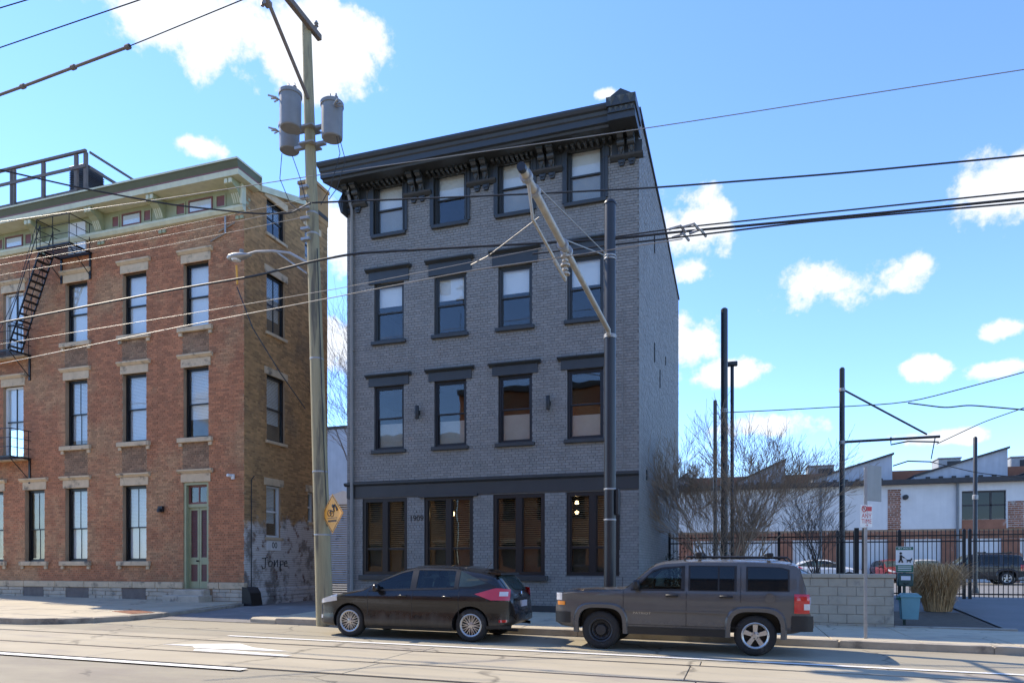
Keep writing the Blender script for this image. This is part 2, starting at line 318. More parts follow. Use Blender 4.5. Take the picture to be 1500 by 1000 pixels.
# ---------------------------------------------------------------- masonry
def subtract(iv, holes):
    out = [iv]
    for a, b in holes:
        nx = []
        for s, e in out:
            if b <= s or a >= e: nx.append((s, e)); continue
            if a > s: nx.append((s, a))
            if b < e: nx.append((b, e))
        out = nx
    return out
def bricks(parent, mat, O, U, Nn, L, z0, z1, holes=(), top=None, bl=.215, bh=.0775, j=.011, proud=.012, seed=1):
    rn = random.Random(seed); O = Vector(O); U = Vector(U); Nn = Vector(Nn); P = []
    c = 0; z = z0
    while z + bh <= z1 + .001:
        mid = z + bh / 2; u = -bl / 2 if c % 2 else 0.0
        if c % 6 == 5: u = -bl / 4
        hs = [(h[0], h[1]) for h in holes if h[2] < mid < h[3]]
        while u < L:
            step = bl / 2 if c % 6 == 5 else bl
            for s, e in subtract((max(u, 0), min(u + step, L)), hs):
                if e - s < .045: continue
                if top and z + bh > top((s + e) / 2): continue
                P.append((s + j / 2, e - j / 2, z + j / 2 + rn.uniform(-.002, .002), z + bh - j / 2 + rn.uniform(-.002, .002), proud + rn.uniform(-.004, .004)))
            u += step
        c += 1; z += bh
    P = np.array(P); n = len(P)
    u = np.stack([P[:, 0], P[:, 1], P[:, 1], P[:, 0]] * 2, 1); zz = np.stack([P[:, 2], P[:, 2], P[:, 3], P[:, 3]] * 2, 1)
    d = np.concatenate([np.full((n, 4), -.01), np.repeat(P[:, 4:5], 4, 1)], 1)
    V = np.array(O)[None, None] + u[..., None] * np.array(U) + d[..., None] * np.array(Nn); V[..., 2] += zz
    V = V.reshape(-1, 3)
    fl = np.array([(4, 5, 6, 7), (0, 1, 5, 4), (1, 2, 6, 5), (2, 3, 7, 6), (3, 0, 4, 7)])
    if U.cross(Vector((0, 0, 1))).dot(Nn) < 0: fl = fl[:, ::-1]
    Fc = (np.arange(n)[:, None, None] * 8 + fl[None]).reshape(-1, 4)
    me = bpy.data.meshes.new('brickwork'); me.from_pydata(V.tolist(), [], Fc.tolist()); me.materials.append(mat)
    o = bpy.data.objects.new('brickwork', me); col.objects.link(o); o.parent = parent; o['kind'] = 'stuff'
    return o
def backing(name, mat, parent, x0, x1, z0, z1, Y, th, holes):           # wall with openings, facing -Y
    xs = sorted({x0, x1, *[h[0] for h in holes], *[h[1] for h in holes]}); m = MB()
    for a, b in zip(xs, xs[1:]):
        mid = (a + b) / 2
        for s, e in subtract((z0, z1), [(h[2], h[3]) for h in holes if h[0] < mid < h[1]]): m.box(a, b, Y, Y + th, s, e)
    return m.build(name, mat, parent)
# ================================================================ ground, road, pavements
def gc(x): return G(max(-45, min(45, x)))
def sm(t): t = max(0, min(1, t)); return t * t * (3 - 2 * t)
LOT = 0.35
def gb(x, y):
    z = gc(x)
    if x > -2.85: z = z + (LOT - z) * sm((y - 15.5) / 10.5)
    return z
def build_ground():
    xs = [-1500, -200, -45, -30] + [-24 + 2 * i for i in range(10)] + [-4.2, -2.9, -2.8, -1, 1, 3, 5, 7, 9, 12, 16, 20, 26, 34, 45, 200, 1500]
    ys = [-1500, -200, -30, 0, 7, 11, 14.3, 15.5] + [16.5 + i for i in range(12)] + [40, 60, 120, 300, 1500]
    vs = [(x, y, gb(x, y) - .03) for y in ys for x in xs]; n = len(xs)
    fs = [(j * n + i, j * n + i + 1, j * n + n + i + 1, j * n + n + i) for j in range(len(ys) - 1) for i in range(n - 1)]
    o = MB().add(vs, fs).build('ground', M['lot']); tag(o, kind='structure')
build_ground()
def strip(name, mat, x0, x1, y0, y1, dz, parent=None, n=1):
    m = MB()
    for i in range(n):
        a = x0 + (x1 - x0) * i / n; b = x0 + (x1 - x0) * (i + 1) / n
        m.add([(a, y0, G(a) + dz), (b, y0, G(b) + dz), (b, y1, G(b) + dz), (a, y1, G(a) + dz)], [(0, 1, 2, 3)])
    return m.build(name, mat, parent)
def slab(name, mat, parent, poly, dz, th=.12, ch=.008):
    # slab with a chamfered top rim following the slope of the street
    c = Vector((sum(p[0] for p in poly) / len(poly), sum(p[1] for p in poly) / len(poly))); n = len(poly)
    def ring(sh, d): 
        out = []
        for p in poly:
            v = Vector(p) - c; v = v * (1 - sh / max(v.length, .01)); q = c + v; out.append((q.x, q.y, G(q.x) + d))
        return out
    vs = ring(0, dz - th) + ring(0, dz - ch) + ring(ch * 1.4, dz)
    fs = [(k * n + i, k * n + (i + 1) % n, k * n + n + (i + 1) % n, k * n + n + i) for k in (0, 1) for i in range(n)] + [tuple(range(2 * n, 3 * n))]
    return MB().add(vs, fs).build(name, mat, parent)
road = strip('road', M['road'], -45, 45, -12, 14.36, -.012, n=6); tag(road, kind='structure')
rj = random.Random(5)
# tram track bed: concrete panels either side of the two sunken rails
track = strip('track_bed', M['rail'], -45, 45, 8.3, 11.45, -.008, n=6); tag(track, kind='structure')
for (y0, y1) in ((8.32, 9.345), (9.455, 10.805), (10.915, 11.44)):
    x = -42.0 + rj.uniform(-.2, .2)
    while x < 30:
        e = x + 4.6
        slab('panel', M['track'], track, [(x + .008, y0), (e - .008, y0), (e - .008, y1), (x + .008, y1)], .006 + rj.uniform(-.0015, .0015), .02, .004); x = e
for y in (9.40, 10.86):
    m = MB()
    for i in range(9):
        a = -45 + 10 * i; b = a + 10
        m.add([(a, y - .028, G(a) + .001), (b, y - .028, G(b) + .001), (b, y + .028, G(b) + .001), (a, y + .028, G(a) + .001)], [(0, 1, 2, 3)])
    m.build('rail', M['rail'], track)
# painted markings
def marking(name, pts, label, dz=.011):
    o = MB().add([(p[0], p[1], G(p[0]) + dz) for p in pts], [tuple(range(len(pts)))]).build(name, M['line']); o['kind'] = 'structure'; return o
def rect(a, b, y, w): return [(a, y - w / 2), (b, y - w / 2), (b, y + w / 2), (a, y + w / 2)]
marking('edge_line', rect(-9.9, 5.6, 11.72, .13), '', .0)
marking('lane_line', rect(-12.4, -6.6, 8.12, .17), '')
marking('lane_line', rect(-24, -12.4, 8.55, .07), '')
marking('lane_dash', rect(-13.6, -12.5, 8.72, .13), '')
marking('turn_arrow', [(-9.9, 10.0), (-8.7, 10.6), (-8.1, 10.22), (-7.2, 10.0), (-8.1, 9.88), (-9.0, 9.80), (-9.2, 9.98)], '')
marking('turn_arrow', [(-8.75, 9.50), (-6.9, 9.46), (-6.85, 9.60), (-8.2, 9.76), (-8.9, 9.72)], '')
# pavement in front of the grey house
sw = strip('pavement', M['curb'], -11.2, 45, 14.5, 19.45, .05, n=5); tag(sw, kind='structure')
xx = -10.75
while xx < 14:
    w = 1.55
    rows = ((14.56, 15.95), (15.95, 17.6), (17.6, 19.40)) if xx < -2.9 else ((14.56, 15.95), (15.95, 18.05))
    for y0, y1 in rows:
        slab('paving_slab', M['sidewalk'], sw, [(xx + .008, y0 + .008), (xx + w - .008, y0 + .008), (xx + w - .008, y1 - .008), (xx + .008, y1 - .008)], .12 + rj.uniform(-.004, .004), .1, .007)
    xx += w
x = -10.75
while x < 14:
    slab('curb_stone', M['curb'], sw, [(x + .005, 14.36), (x + 2.5 - .005, 14.36), (x + 2.5 - .005, 14.55), (x + .005, 14.55)], .125 + rj.uniform(-.004, .004), .2, .02); x += 2.5
# rounded end of the pavement at the alley mouth
slab('curb_stone', M['sidewalk'], sw, [(-11.75, 14.75), (-11.55, 14.45), (-10.76, 14.36), (-10.76, 15.6), (-11.3, 15.7)], .10, .2, .02)
slab('paving_slab', M['sidewalk'], sw, [(-11.3, 15.72), (-10.76, 15.62), (-10.76, 19.4), (-11.7, 19.4)], .11, .2, .01)
# pavement in front of the brick house, with a rounded corner at the alley
lp = strip('pavement', M['curb'], -45, -16.8, 12.1, 19.45, .05, n=3); tag(lp, kind='structure')
x = -16.6
while x > -34:
    for y0, y1 in ((12.06, 14.5), (14.5, 17.0), (17.0, 19.4)):
        slab('paving_slab', M['sidewalk'], lp, [(x - 2.4 + .008, y0 + .008), (x - .008, y0 + .008), (x - .008, y1 - .008), (x - 2.4 + .008, y1 - .008)], .12 + rj.uniform(-.003, .003), .1, .007)
    x -= 2.4
arc = [(-16.6, 11.86), (-15.9, 11.95), (-15.3, 12.3), (-14.85, 12.9), (-14.6, 13.7), (-14.6, 14.8), (-14.9, 16.4), (-15.3, 18.0), (-15.72, 19.4)]
inn = [(-16.6, 12.05), (-15.97, 12.14), (-15.44, 12.45), (-15.03, 13.0), (-14.8, 13.75), (-14.8, 14.8), (-15.1, 16.35), (-15.5, 17.95), (-15.9, 19.4)]
slab('paving_slab', M['sidewalk'], lp, inn[:5] + [(-14.8, 14.49), (-16.59, 14.49)], .118, .1, .007)
slab('paving_slab', M['sidewalk'], lp, [(-14.8, 14.51)] + inn[5:7] + [(-15.27, 16.99), (-16.59, 16.99), (-16.59, 14.51)], .118, .1, .007)
slab('paving_slab', M['sidewalk'], lp, [(-15.27, 17.01)] + inn[7:] + [(-16.59, 19.4), (-16.59, 17.01)], .118, .1, .007)
for i in range(8):
    drop = .125 if i < 2 else (.11 if i < 6 else .09)
    slab('curb_stone', M['curb'], lp, [arc[i], arc[i + 1], inn[i + 1], inn[i]], drop, .2, .015)
x = -16.6
while x > -34:
    slab('curb_stone', M['curb'], lp, [(x - 3 + .006, 11.86), (x - .006, 11.86), (x - .006, 12.05), (x - 3 + .006, 12.05)], .125, .2, .02); x -= 3
tp = slab('tactile_plate', M['rust'], None, [(-16.15, 14.6), (-14.95, 14.1), (-14.85, 14.75), (-15.9, 15.25)], .128, .02, .003)
tag(tp, 'rust red tactile paving plate at the rounded pavement corner', 'paving plate')
dm = MB()
for i in range(12):
    for j in range(6):
        u = (i + .5) / 12; v = (j + .5) / 6
        a = Vector((-16.15, 14.6)).lerp(Vector((-14.95, 14.1)), u); b = Vector((-15.9, 15.25)).lerp(Vector((-14.85, 14.75)), u); q = a.lerp(b, v)
        dm.lathe([(.024, 0), (.018, .007), (.008, .009)], 6, Matrix.Translation((q.x, q.y, G(q.x) + .127)))
d = dm.build('dome', M['rust'], tp); d['kind'] = 'stuff'
ap = MB()
ys = [14.3, 16, 18, 20, 23, 27, 34]
for i in range(6):
    a, b = ys[i], ys[i + 1]
    ap.add([(-15.9, a, G(-15.9) + .0), (-10.7, a, G(-10.7) + .0), (-10.7, b, G(-10.7) + .02), (-15.9, b, G(-15.9) + .02)], [(0, 1, 2, 3)])
tag(ap.build('alley', M['apron']), kind='structure')
dv = MB(); ys = [14.4, 15.5] + [16.5 + i for i in range(11)]; xs = [5.75, 7, 9, 12, 16]
dv.add([(x, y, gb(x, y) + (.125 if False else .012)) for y in ys for x in xs], [(j * 5 + i, j * 5 + i + 1, j * 5 + 6 + i, j * 5 + 5 + i) for j in range(len(ys) - 1) for i in range(4)])
tag(dv.build('driveway', M['lot']), kind='structure')
# ================================================================ windows
WY = 19.4
def sash_window(b, x0, x1, z0, z1, Y, depth=.13, fw=.07, shade=None, glass='pane', frame='black', mull=False, rail=.5, trim=None, blindmat='blind', room=True):
    """double hung window set in an opening of a wall facing -Y; b is the building"""
    w = MB(); yf = Y + depth
    w.box(x0, x0 + fw, yf - .06, yf + .08, z0, z1); w.box(x1 - fw, x1, yf - .06, yf + .08, z0, z1)
    w.box(x0 + fw, x1 - fw, yf - .06, yf + .08, z1 - fw, z1); w.box(x0 + fw, x1 - fw, yf - .06, yf + .08, z0, z0 + fw)
    o = w.build('window', M[frame], b)
    a, c = x0 + fw, x1 - fw; zm = z0 + (z1 - z0) * rail; sw_ = .045
    for k, (p, q, yo) in enumerate(((zm - .02, z1 - fw, 0.0), (z0 + fw, zm + .02, .035))):
        s = MB(); y0, y1 = yf - .03 + yo, yf + yo
        s.box(a, a + sw_, y0, y1, p, q); s.box(c - sw_, c, y0, y1, p, q); s.box(a + sw_, c - sw_, y0, y1, p, p + .04); s.box(a + sw_, c - sw_, y0, y1, q - .045, q)
        if mull: s.box((a + c) / 2 - .012, (a + c) / 2 + .012, y0 + .004, y1 - .004, p + .04, q - .045)
        s.build('sash', M[frame], o)
        MB().box(a + sw_ - .004, c - sw_ + .004, y0 + .012, y0 + .018, p + .036, q - .041).build('pane', M[glass], o)
    if shade:
        for (t0, t1, mt, slats) in shade:                 # fractions of the height, from the bottom
            p = z0 + (z1 - z0) * t0; q = z0 + (z1 - z0) * t1; s = MB(); ys = yf + .065
            if slats:
                n = max(3, int((q - p) / .05))
                for i in range(n):
                    zc = p + (q - p) * (i + .5) / n
                    s.add([(a, ys, zc - .023), (c, ys, zc - .023), (c, ys + .012, zc + .023), (a, ys + .012, zc + .023)], [(0, 1, 2, 3)])
                s.box(a, c, ys, ys + .03, q - .03, q)
            else: s.box(a + .01, c - .01, ys, ys + .008, p, q)
            s.build('blind', M[mt], o)
    return o
# ================================================================ grey painted house
GX0, GX1 = onY(508.5, 800, WY).x, onY(936, 800, WY).x
GZB = -.25
def colX(a, b, y=610): return onY(a, y, WY).x, onY(b, y, WY).x
def Zat(px, py, Y=None): return onY(px, py, WY if Y is None else Y).z
def grey_house():
    b = empty('grey_house', ((GX0 + GX1) / 2, WY, 0), 'four storey grey painted brick house with dark bracketed cornice', 'house')
    b.location = (0, 0, 0)
    cols = [colX(548.5, 591.6), colX(636.4, 683), colX(730, 779.4), colX(831, 884)]
    cols1 = [colX(531.4, 596.5, 780), colX(621.6, 692.9, 780), colX(722.6, 798, 780), colX(830, 907, 780)]
    zr = {2: (Zat(548.5, 659.7), Zat(548.5, 566.6)), 3: (Zat(547.5, 501.5), Zat(547.5, 416.9)), 4: (Zat(546, 346), Zat(546, 271.5)), 1: (Zat(531, 841), Zat(531, 730.5))}
    holes = []
    for fl in (2, 3, 4): holes += [(c[0], c[1], zr[fl][0], zr[fl][1]) for c in cols]
    holes += [(c[0], c[1], zr[1][0], zr[1][1]) for c in cols1]
    ztop = 13.25; depth = 12.9
    backing('wall', M['gmortar'], b, GX0, GX1 - .3, GZB, ztop, WY, .3, holes)
    bandz = (Zat(520, 729.3), Zat(520, 706.2))
    zpl = Zat(774, 886)
    hb = [(h[0] - GX0, h[1] - GX0, h[2], h[3]) for h in holes] + [(-1, 20, *bandz), (-1, 20, -1, zpl)]
    bricks(b, M['gbrick'], (GX0, WY, 0), (1, 0, 0), (0, -1, 0), GX1 - GX0, -.1, ztop, hb, seed=4)
    # right side wall with its sloping top
    def top(u): return 14.02 - .02 * u if u < 6.6 else 13.89 - (u - 6.6) * .078
    MB().prism([(WY + .002, GZB), (WY + depth, GZB), (WY + depth, top(depth)), (WY + 6.6, top(6.6)), (WY + .002, top(0))], GX1 - .3, GX1 - .012, 'x').build('side_wall', M['gmortar'], b)
    bricks(b, M['gbrick'], (GX1 - .012, WY, 0), (0, 1, 0), (1, 0, 0), depth, -.1, 14.1, [], top=lambda u: top(u) - .02, seed=9)
    cp = MB(); pts = [(0, top(0)), (6.6, top(6.6)), (depth, top(depth))]
    for (u0, za), (u1, zb) in zip(pts, pts[1:]):
        cp.add([(GX1 - .34, WY + u0, za), (GX1 + .05, WY + u0, za), (GX1 + .05, WY + u1, zb), (GX1 - .34, WY + u1, zb), (GX1 - .34, WY + u0, za + .07), (GX1 + .05, WY + u0, za + .07), (GX1 + .05, WY + u1, zb + .07), (GX1 - .34, WY + u1, zb + .07)],
               [(0, 3, 2, 1), (4, 5, 6, 7), (0, 1, 5, 4), (1, 2, 6, 5), (2, 3, 7, 6), (3, 0, 4, 7)])
    cp.build('coping', M['gtrim'], b)
    box('left_wall', M['gmortar'], b, GX0 + .002, GX0 + .3, WY + .3, WY + depth, GZB, 13.2)
    box('rear_wall', M['gmortar'], b, GX0 + .3, GX1 - .3, WY + depth - .3, WY + depth, GZB, 13.2)
    box('roof', M['roofing'], b, GX0 + .01, GX1 - .31, WY + .01, WY + depth, 13.26, 13.34)
    for z in (3.9, 6.95, 10.1): box('floor', M['dark'], b, GX0 + .3, GX1 - .3, WY + .3, WY + depth - .3, z - .1, z)
    for y, z in ((23.0, 11.6), (23.0, 8.05), (24.6, 7.6), (24.6, 4.3), (21.0, 4.0), (26.5, 8.9), (26.5, 5.0)):
        o = MB().cbox(GX1 - .01, GX1 + .03, y - .04, y + .04, z, z + .62 if y in (23.0, 24.6) else z + .3, b=.008); o.build('wall_anchor', M['iron'], b)
    box('plinth', M['gtrim'], b, GX0 - .03, GX1 + .02, WY - .045, WY + .01, GZB, zpl)
    # belt course
    zl = Zat(520, 712.3)
    box('belt_frieze', M['gtrim'], b, GX0 + .002, GX1 + .004, WY - .03, WY + .01, bandz[0], zl)
    MB().prism([(WY + .01, zl), (WY - .05, zl), (WY - .11, zl + .05), (WY - .11, bandz[1] - .03), (WY + .01, bandz[1])], GX0 - .06, GX1 + .008, 'x').build('belt_ledge', M['gtrim'], b)
    # windows
    for fl in (2, 3, 4):
        z0, z1 = zr[fl]
        for i, (a, c) in enumerate(cols):
            sh = {4: [(0.5, .95, 'blind', 0), (.06, .5, 'curtain', 0)], 3: [(.62 - .02 * i, .95, 'blind', 0)], 2: [(.06, (.42, .40, .43, .36)[i], 'curtain', 0)]}[fl]  # pale blinds of the upper storeys stand in for sky reflected in the glass
            if fl == 4 and i == 1: sh = [(.5, .95, 'blind', 0)]
            sash_window(b, a, c, z0, z1, WY, shade=sh, frame='gtrim' if fl > 2 else 'black')
            MB().cbox(a - .08, c + .08, WY - .11, WY + .06, z0 - .115, z0 - .002, b=.012).build('sill', M['gtrim'], b)
            if fl < 4:
                h0 = z1; h1 = Zat(536, 551.4) if fl == 2 else Zat(535.2, 397.9)
                m = MB(); m.box(a - .18, c + .18, WY - .05, WY + .01, h0 - .005, h1 - .09)
                m.prism([(WY + .01, h1 - .09), (WY - .06, h1 - .09), (WY - .17, h1 - .03), (WY - .17, h1), (WY + .01, h1 + .02)], a - .27, c + .27, 'x')
                m.build('window_hood', M['gtrim'], b)
            else:
                m = MB(); t = .13
                m.box(a - t, a, WY - .06, WY + .05, z0, z1 + .02); m.box(c, c + t, WY - .06, WY + .05, z0, z1 + .02)
                m.box(a - .03, a, WY - .09, WY - .06, z0, z1); m.box(c, c + .03, WY - .09, WY - .06, z0, z1)
                m.box(a - t - .04, c + t + .04, WY - .12, WY + .04, z1 + .02, z1 + .10); m.box(a - t - .02, c + t + .02, WY - .08, WY + .04, z1 + .10, z1 + .2)
                m.build('window_surround', M['gtrim'], b)
    for i, (a, c) in enumerate(cols1):
        z0, z1 = zr[1]; mid = (a + c) / 2; zt = Zat(541, 803.5); yf = WY + .10; fw = .10
        w = MB(); w.box(a, a + fw, yf - .07, yf + .08, z0, z1); w.box(c - fw, c, yf - .07, yf + .08, z0, z1); w.box(a + fw, c - fw, yf - .07, yf + .08, z1 - .11, z1); w.box(a + fw, c - fw, yf - .07, yf + .08, z0, z0 + .10)
        w.box(mid - .085, mid + .085, yf - .065, yf + .075, z0 + .10, z1 - .11)
        o = w.build('window', M['black'], b)
        for (p, q) in ((a + fw, mid - .085), (mid + .085, c - fw)):
            s = MB(); s.box(p, q, yf - .03, yf + .03, zt - .035, zt + .035); s.box(p, p + .035, yf - .028, yf + .028, z0 + .1, z1 - .11); s.box(q - .035, q, yf - .028, yf + .028, z0 + .1, z1 - .11)
            s.build('sash', M['black'], o)
            MB().box(p + .033, q - .033, yf - .004, yf + .004, zt + .033, z1 - .11).build('pane', M['pane_dark'], o)
            MB().box(p + .033, q - .033, yf - .004, yf + .004, z0 + .10, zt - .033).build('pane', M['pane_dark'], o)
            s = MB(); n = int((z1 - .13 - zt) / .062)
            for k in range(n):
                zc = zt + .05 + k * .062
                s.add([(p + .02, yf + .10, zc - .012), (q - .02, yf + .10, zc - .012), (q - .02, yf + .14, zc + .016), (p + .02, yf + .14, zc + .016)], [(0, 1, 2, 3)])
            s.build('blind', M['beige'], o)
            MB().box(p + .02, q - .02, yf + .16, yf + .17, z0 + .1, zt - .03).build('shade', M['lowshade'], o)
        if i < 3: MB().cbox(a - .10, c + .10, WY - .12, WY + .05, z0 - .16, z0 - .002, b=.012).build('sill', M['gtrim'], b)
        if i == 1: box('window_hood', M['gtrim'], b, a - .16, c + .16, WY - .10, WY + .02, z1 - .02, z1 + .06)
    # cornice
    XL = onY(464, 239, 18.5).x; XB = onY(890, 160, 18.5).x; zc = 13.78
    prof = [(WY + .02, 13.28), (18.72, 13.28), (18.70, 13.34), (18.62, 13.36), (18.62, 13.52), (18.58, 13.55), (18.56, 13.63), (18.50, 13.66), (18.47, 13.73), (18.47, 13.79), (19.0, 13.86), (WY + .02, 13.88)]
    MB().prism(prof, XL + .30, XB + .02, 'x').build('cornice', M['gtrim'], b)
    # mitred return on the left
    ret = MB()
    a0 = [(XL + .30, y, z) for y, z in prof]; off = [max(0, (18.77 - y)) for y, z in prof]
    a1 = [(XL + .30 - max(0, min(.3, (19.4 - y) * .33)), y, z) for (y, z) in prof]
    n = len(prof)
    ret.add(a0 + a1, [tuple(range(n)), tuple(range(2 * n - 1, n - 1, -1))] + [(i, n + i, n + (i + 1) % n, (i + 1) % n) for i in range(n)])
    ret.build('cornice_return', M['gtrim'], b)
    MB().prism([(XL + .32, 13.27), (GX0 + .05, 13.27), (GX0 + .05, 12.45), (GX0 - .02, 12.45), (GX0 - .12, 12.8), (XL + .6, 13.1)], WY - .35, WY + .25, 'y').build('cornice_corbel', M['gtrim'], b)
    # frieze boards and dentils between the brackets
    px = [506, 608, 702, 799, 914]; bx = [onY(p, 270, 19.15).x for p in px]; bx[0] = GX0 + .28; bx[-1] = GX1 - .33
    box('frieze', M['gtrim'], b, GX0 + .003, GX1 - .003, WY - .035, WY + .005, 13.06 + .11, 13.30)
    for i in range(4):
        n = 9; x0 = bx[i] + .34; x1 = bx[i + 1] - .34
        for k in range(n):
            xc = x0 + (x1 - x0) * (k + .5) / n
            MB().cbox(xc - .045, xc + .045, WY - .30, WY - .03, 13.19, 13.278, b=.012).build('dentil', M['gtrim'], b)
    for i, xc in enumerate(bx):
        h0 = 12.74
        bk = MB(); bk.box(xc - .42, xc + .42, WY - .028, WY + .005, h0 + .06, 13.18)
        o = bk.build('bracket_panel', M['gtrim'], b)
        MB().prism([(WY + .004, h0 - .07), (WY - .07, h0 - .06), (WY - .15, h0), (WY - .17, h0 + .05), (WY + .004, h0 + .06)], xc - .46, xc + .46, 'x').build('bracket_ledge', M['gtrim'], o)
        for s in (-.14, .14):
            y = WY - .03
            c = MB(); pr = [(y, 12.82), (y - .08, 12.82), (y - .10, 12.9), (y - .15, 12.98), (y - .19, 13.0), (y - .24, 13.06), (y - .25, 13.12), (y - .33, 13.14), (y - .40, 13.2), (y - .42, 13.278), (y, 13.278)]
            c.prism(pr, xc + s - .08, xc + s + .08, 'x')
            c.lathe([(.0, -.105), (.09, -.1), (.1, -.04), (.1, .04), (.09, .1), (0, .105)], 12, Matrix.Translation((xc + s, y - .17, 13.08)) @ Matrix.Rotation(R(90), 4, 'Y'))
            c.lathe([(.02, -.14), (.06, -.05), (.065, 0), (.03, .05)], 8, Matrix.Translation((xc + s, y - .1, 12.98)))
            c.box(xc + s - .095, xc + s + .095, y - .43, y, 13.2, 13.272)
            c.build('bracket', M['gtrim'], o)
            d = MB(); d.prism([(xc + s - .10, h0 - .07), (xc + s + .10, h0 - .07), (xc + s + .08, h0 - .15), (xc + s + .05, h0 - .22), (xc + s - .05, h0 - .22), (xc + s - .08, h0 - .15)], WY - .09, WY + .004, 'y')
            d.box(xc + s - .05, xc + s + .05, WY - .12, WY - .09, h0 - .16, h0 - .09); d.build('pendant', M['gtrim'], o)
    for xc, s in ((bx[0], 1), (bx[-1], -1)):
        x = xc + s * .58; MB().cbox(x - .12, x + .12, WY - .07, WY, 12.84, 13.14, b=.03).build('frieze_panel', M['gtrim'], b)
    # pedimented end block on the right
    e = MB(); x0, x1 = XB, GX1 + .03; y0 = 18.36
    e.box(x0, x1, y0 + .1, WY + .1, 13.28, 13.46); e.box(x0 + .02, x1 - .02, y0 + .06, WY + .1, 13.46, 13.60); e.box(x0 - .02, x1 + .02, y0, WY + .1, 13.60, 13.84)
    k = e.build('cornice_block', M['gtrim'], b)
    n = 3
    for i in range(n):
        a = x0 + (x1 - x0) * i / n; c = x0 + (x1 - x0) * (i + 1) / n
        MB().add([(a + .01, y0 - .002, 13.83), (c - .01, y0 - .002, 13.83), ((a + c) / 2, y0 - .002, 13.62), ((a + c) / 2, y0 - .07, 13.8)], [(0, 2, 3), (2, 1, 3), (1, 0, 3)]).build('tooth', M['gtrim'], k)
    for i in range(5):
        a = x0 + .02 + (x1 - x0 - .04) * i / 5; c = a + (x1 - x0 - .04) / 5
        MB().add([(a + .01, y0 + .058, 13.59), (c - .01, y0 + .058, 13.59), ((a + c) / 2, y0 + .058, 13.47), ((a + c) / 2, y0 + .02, 13.57)], [(0, 2, 3), (2, 1, 3), (1, 0, 3)]).build('tooth', M['gtrim'], k)
    MB().prism([(x0 + .02, 13.84), (x1 - .04, 13.84), (x1 - .12, 13.92), ((x0 + x1) / 2 - .02, 14.08), (x0 + .1, 13.93)], y0 + .1, y0 + .5, 'y').build('pediment', M['gtrim'], k)
    # downspout, conduit, lamps, number
    xd = onY(515, 600, WY - .1).x
    d = MB(); d.tube([(xd, WY - .09, zpl - .3), (xd, WY - .09, 12.6), (xd - .03, WY - .2, 12.95), (xd - .03, WY - .3, 13.25)], .05, 10)
    o = d.build('downspout', M['gbrick'], b, True)
    for z in (2.2, 5.1, 8.2, 11.2): box('pipe_clip', M['gbrick'], o, xd - .075, xd + .075, WY - .1, WY + .0, z, z + .03)
    xq = onY(912.5, 600, WY).x
    MB().tube([(xq, WY - .02, 8.6), (xq, WY - .02, 4.3), (xq - .06, WY - .02, 4.12)], .014, 6).build('conduit', M['gbrick'], b)
    MB().tube([(onY(908, 700, WY).x, WY - .03, 3.5), (onY(907, 700, WY).x, WY - .03, 1.9)], .02, 6).build('conduit', M['iron'], b)
    for p, q, s in ((611.5, 604, 1), (803, 590, 1)):
        v = onY(p, q, WY - .1); m = MB(); m.lathe([(.055, -.2), (.06, -.19), (.06, .19), (.055, .2)], 14, Matrix.Translation((v.x, WY - .14, v.z)))
        m.box(v.x - .035, v.x + .05, WY - .14, WY + .0, v.z - .06, v.z + .06); m.build('wall_lamp', M['plastic'], b, True)
    v = onY(610, 759, WY - .02)
    text('house_number', '1909', .24, M['ink'], b, Matrix.Translation((v.x, WY - .02, v.z)) @ Matrix.Rotation(R(90), 4, 'X'), .008)
    for (p, q) in ((611, 752),): MB().lathe([(.02, 0), (.018, .02)], 8, Matrix.Translation((v.x, WY - .0, v.z + .2)) @ Matrix.Rotation(R(90), 4, 'X')).build('screw_cap', M['ink'], b)
    # a few lamps burning inside the ground floor
    for p, q in ((661, 752), (845, 736), (845, 750)):
        v = onY(p, q, WY + .9); lm = bpy.data.materials.get('lit_globe')
        if not lm:
            lm = bpy.data.materials.new('lit_globe'); lm.use_nodes = True; pb = lm.node_tree.nodes['Principled BSDF']; pb.inputs['Emission Color'].default_value = (1, .72, .4, 1); pb.inputs['Emission Strength'].default_value = 3.5
        r = .11 if p == 661 else .06
        g = MB().lathe([(r * math.sin(t * math.pi / 8) + .001, -r * math.cos(t * math.pi / 8)) for t in range(9)], 14, Matrix.Translation(v)).build('pendant_globe', lm, None, True)
        tag(g, 'glowing round pendant lamp behind the blinds by the number 1909' if p == 661 else ('upper' if q == 736 else 'lower') + ' small glowing lamp behind the blinds of the window beside the tram mast', 'lamp', None if p == 661 else 'small lamps in the window')
        MB().tube([v + Vector((0, 0, r)), Vector((v.x, v.y, 3.83))], .008, 5).build('cord', M['cable'], g)
grey_house()
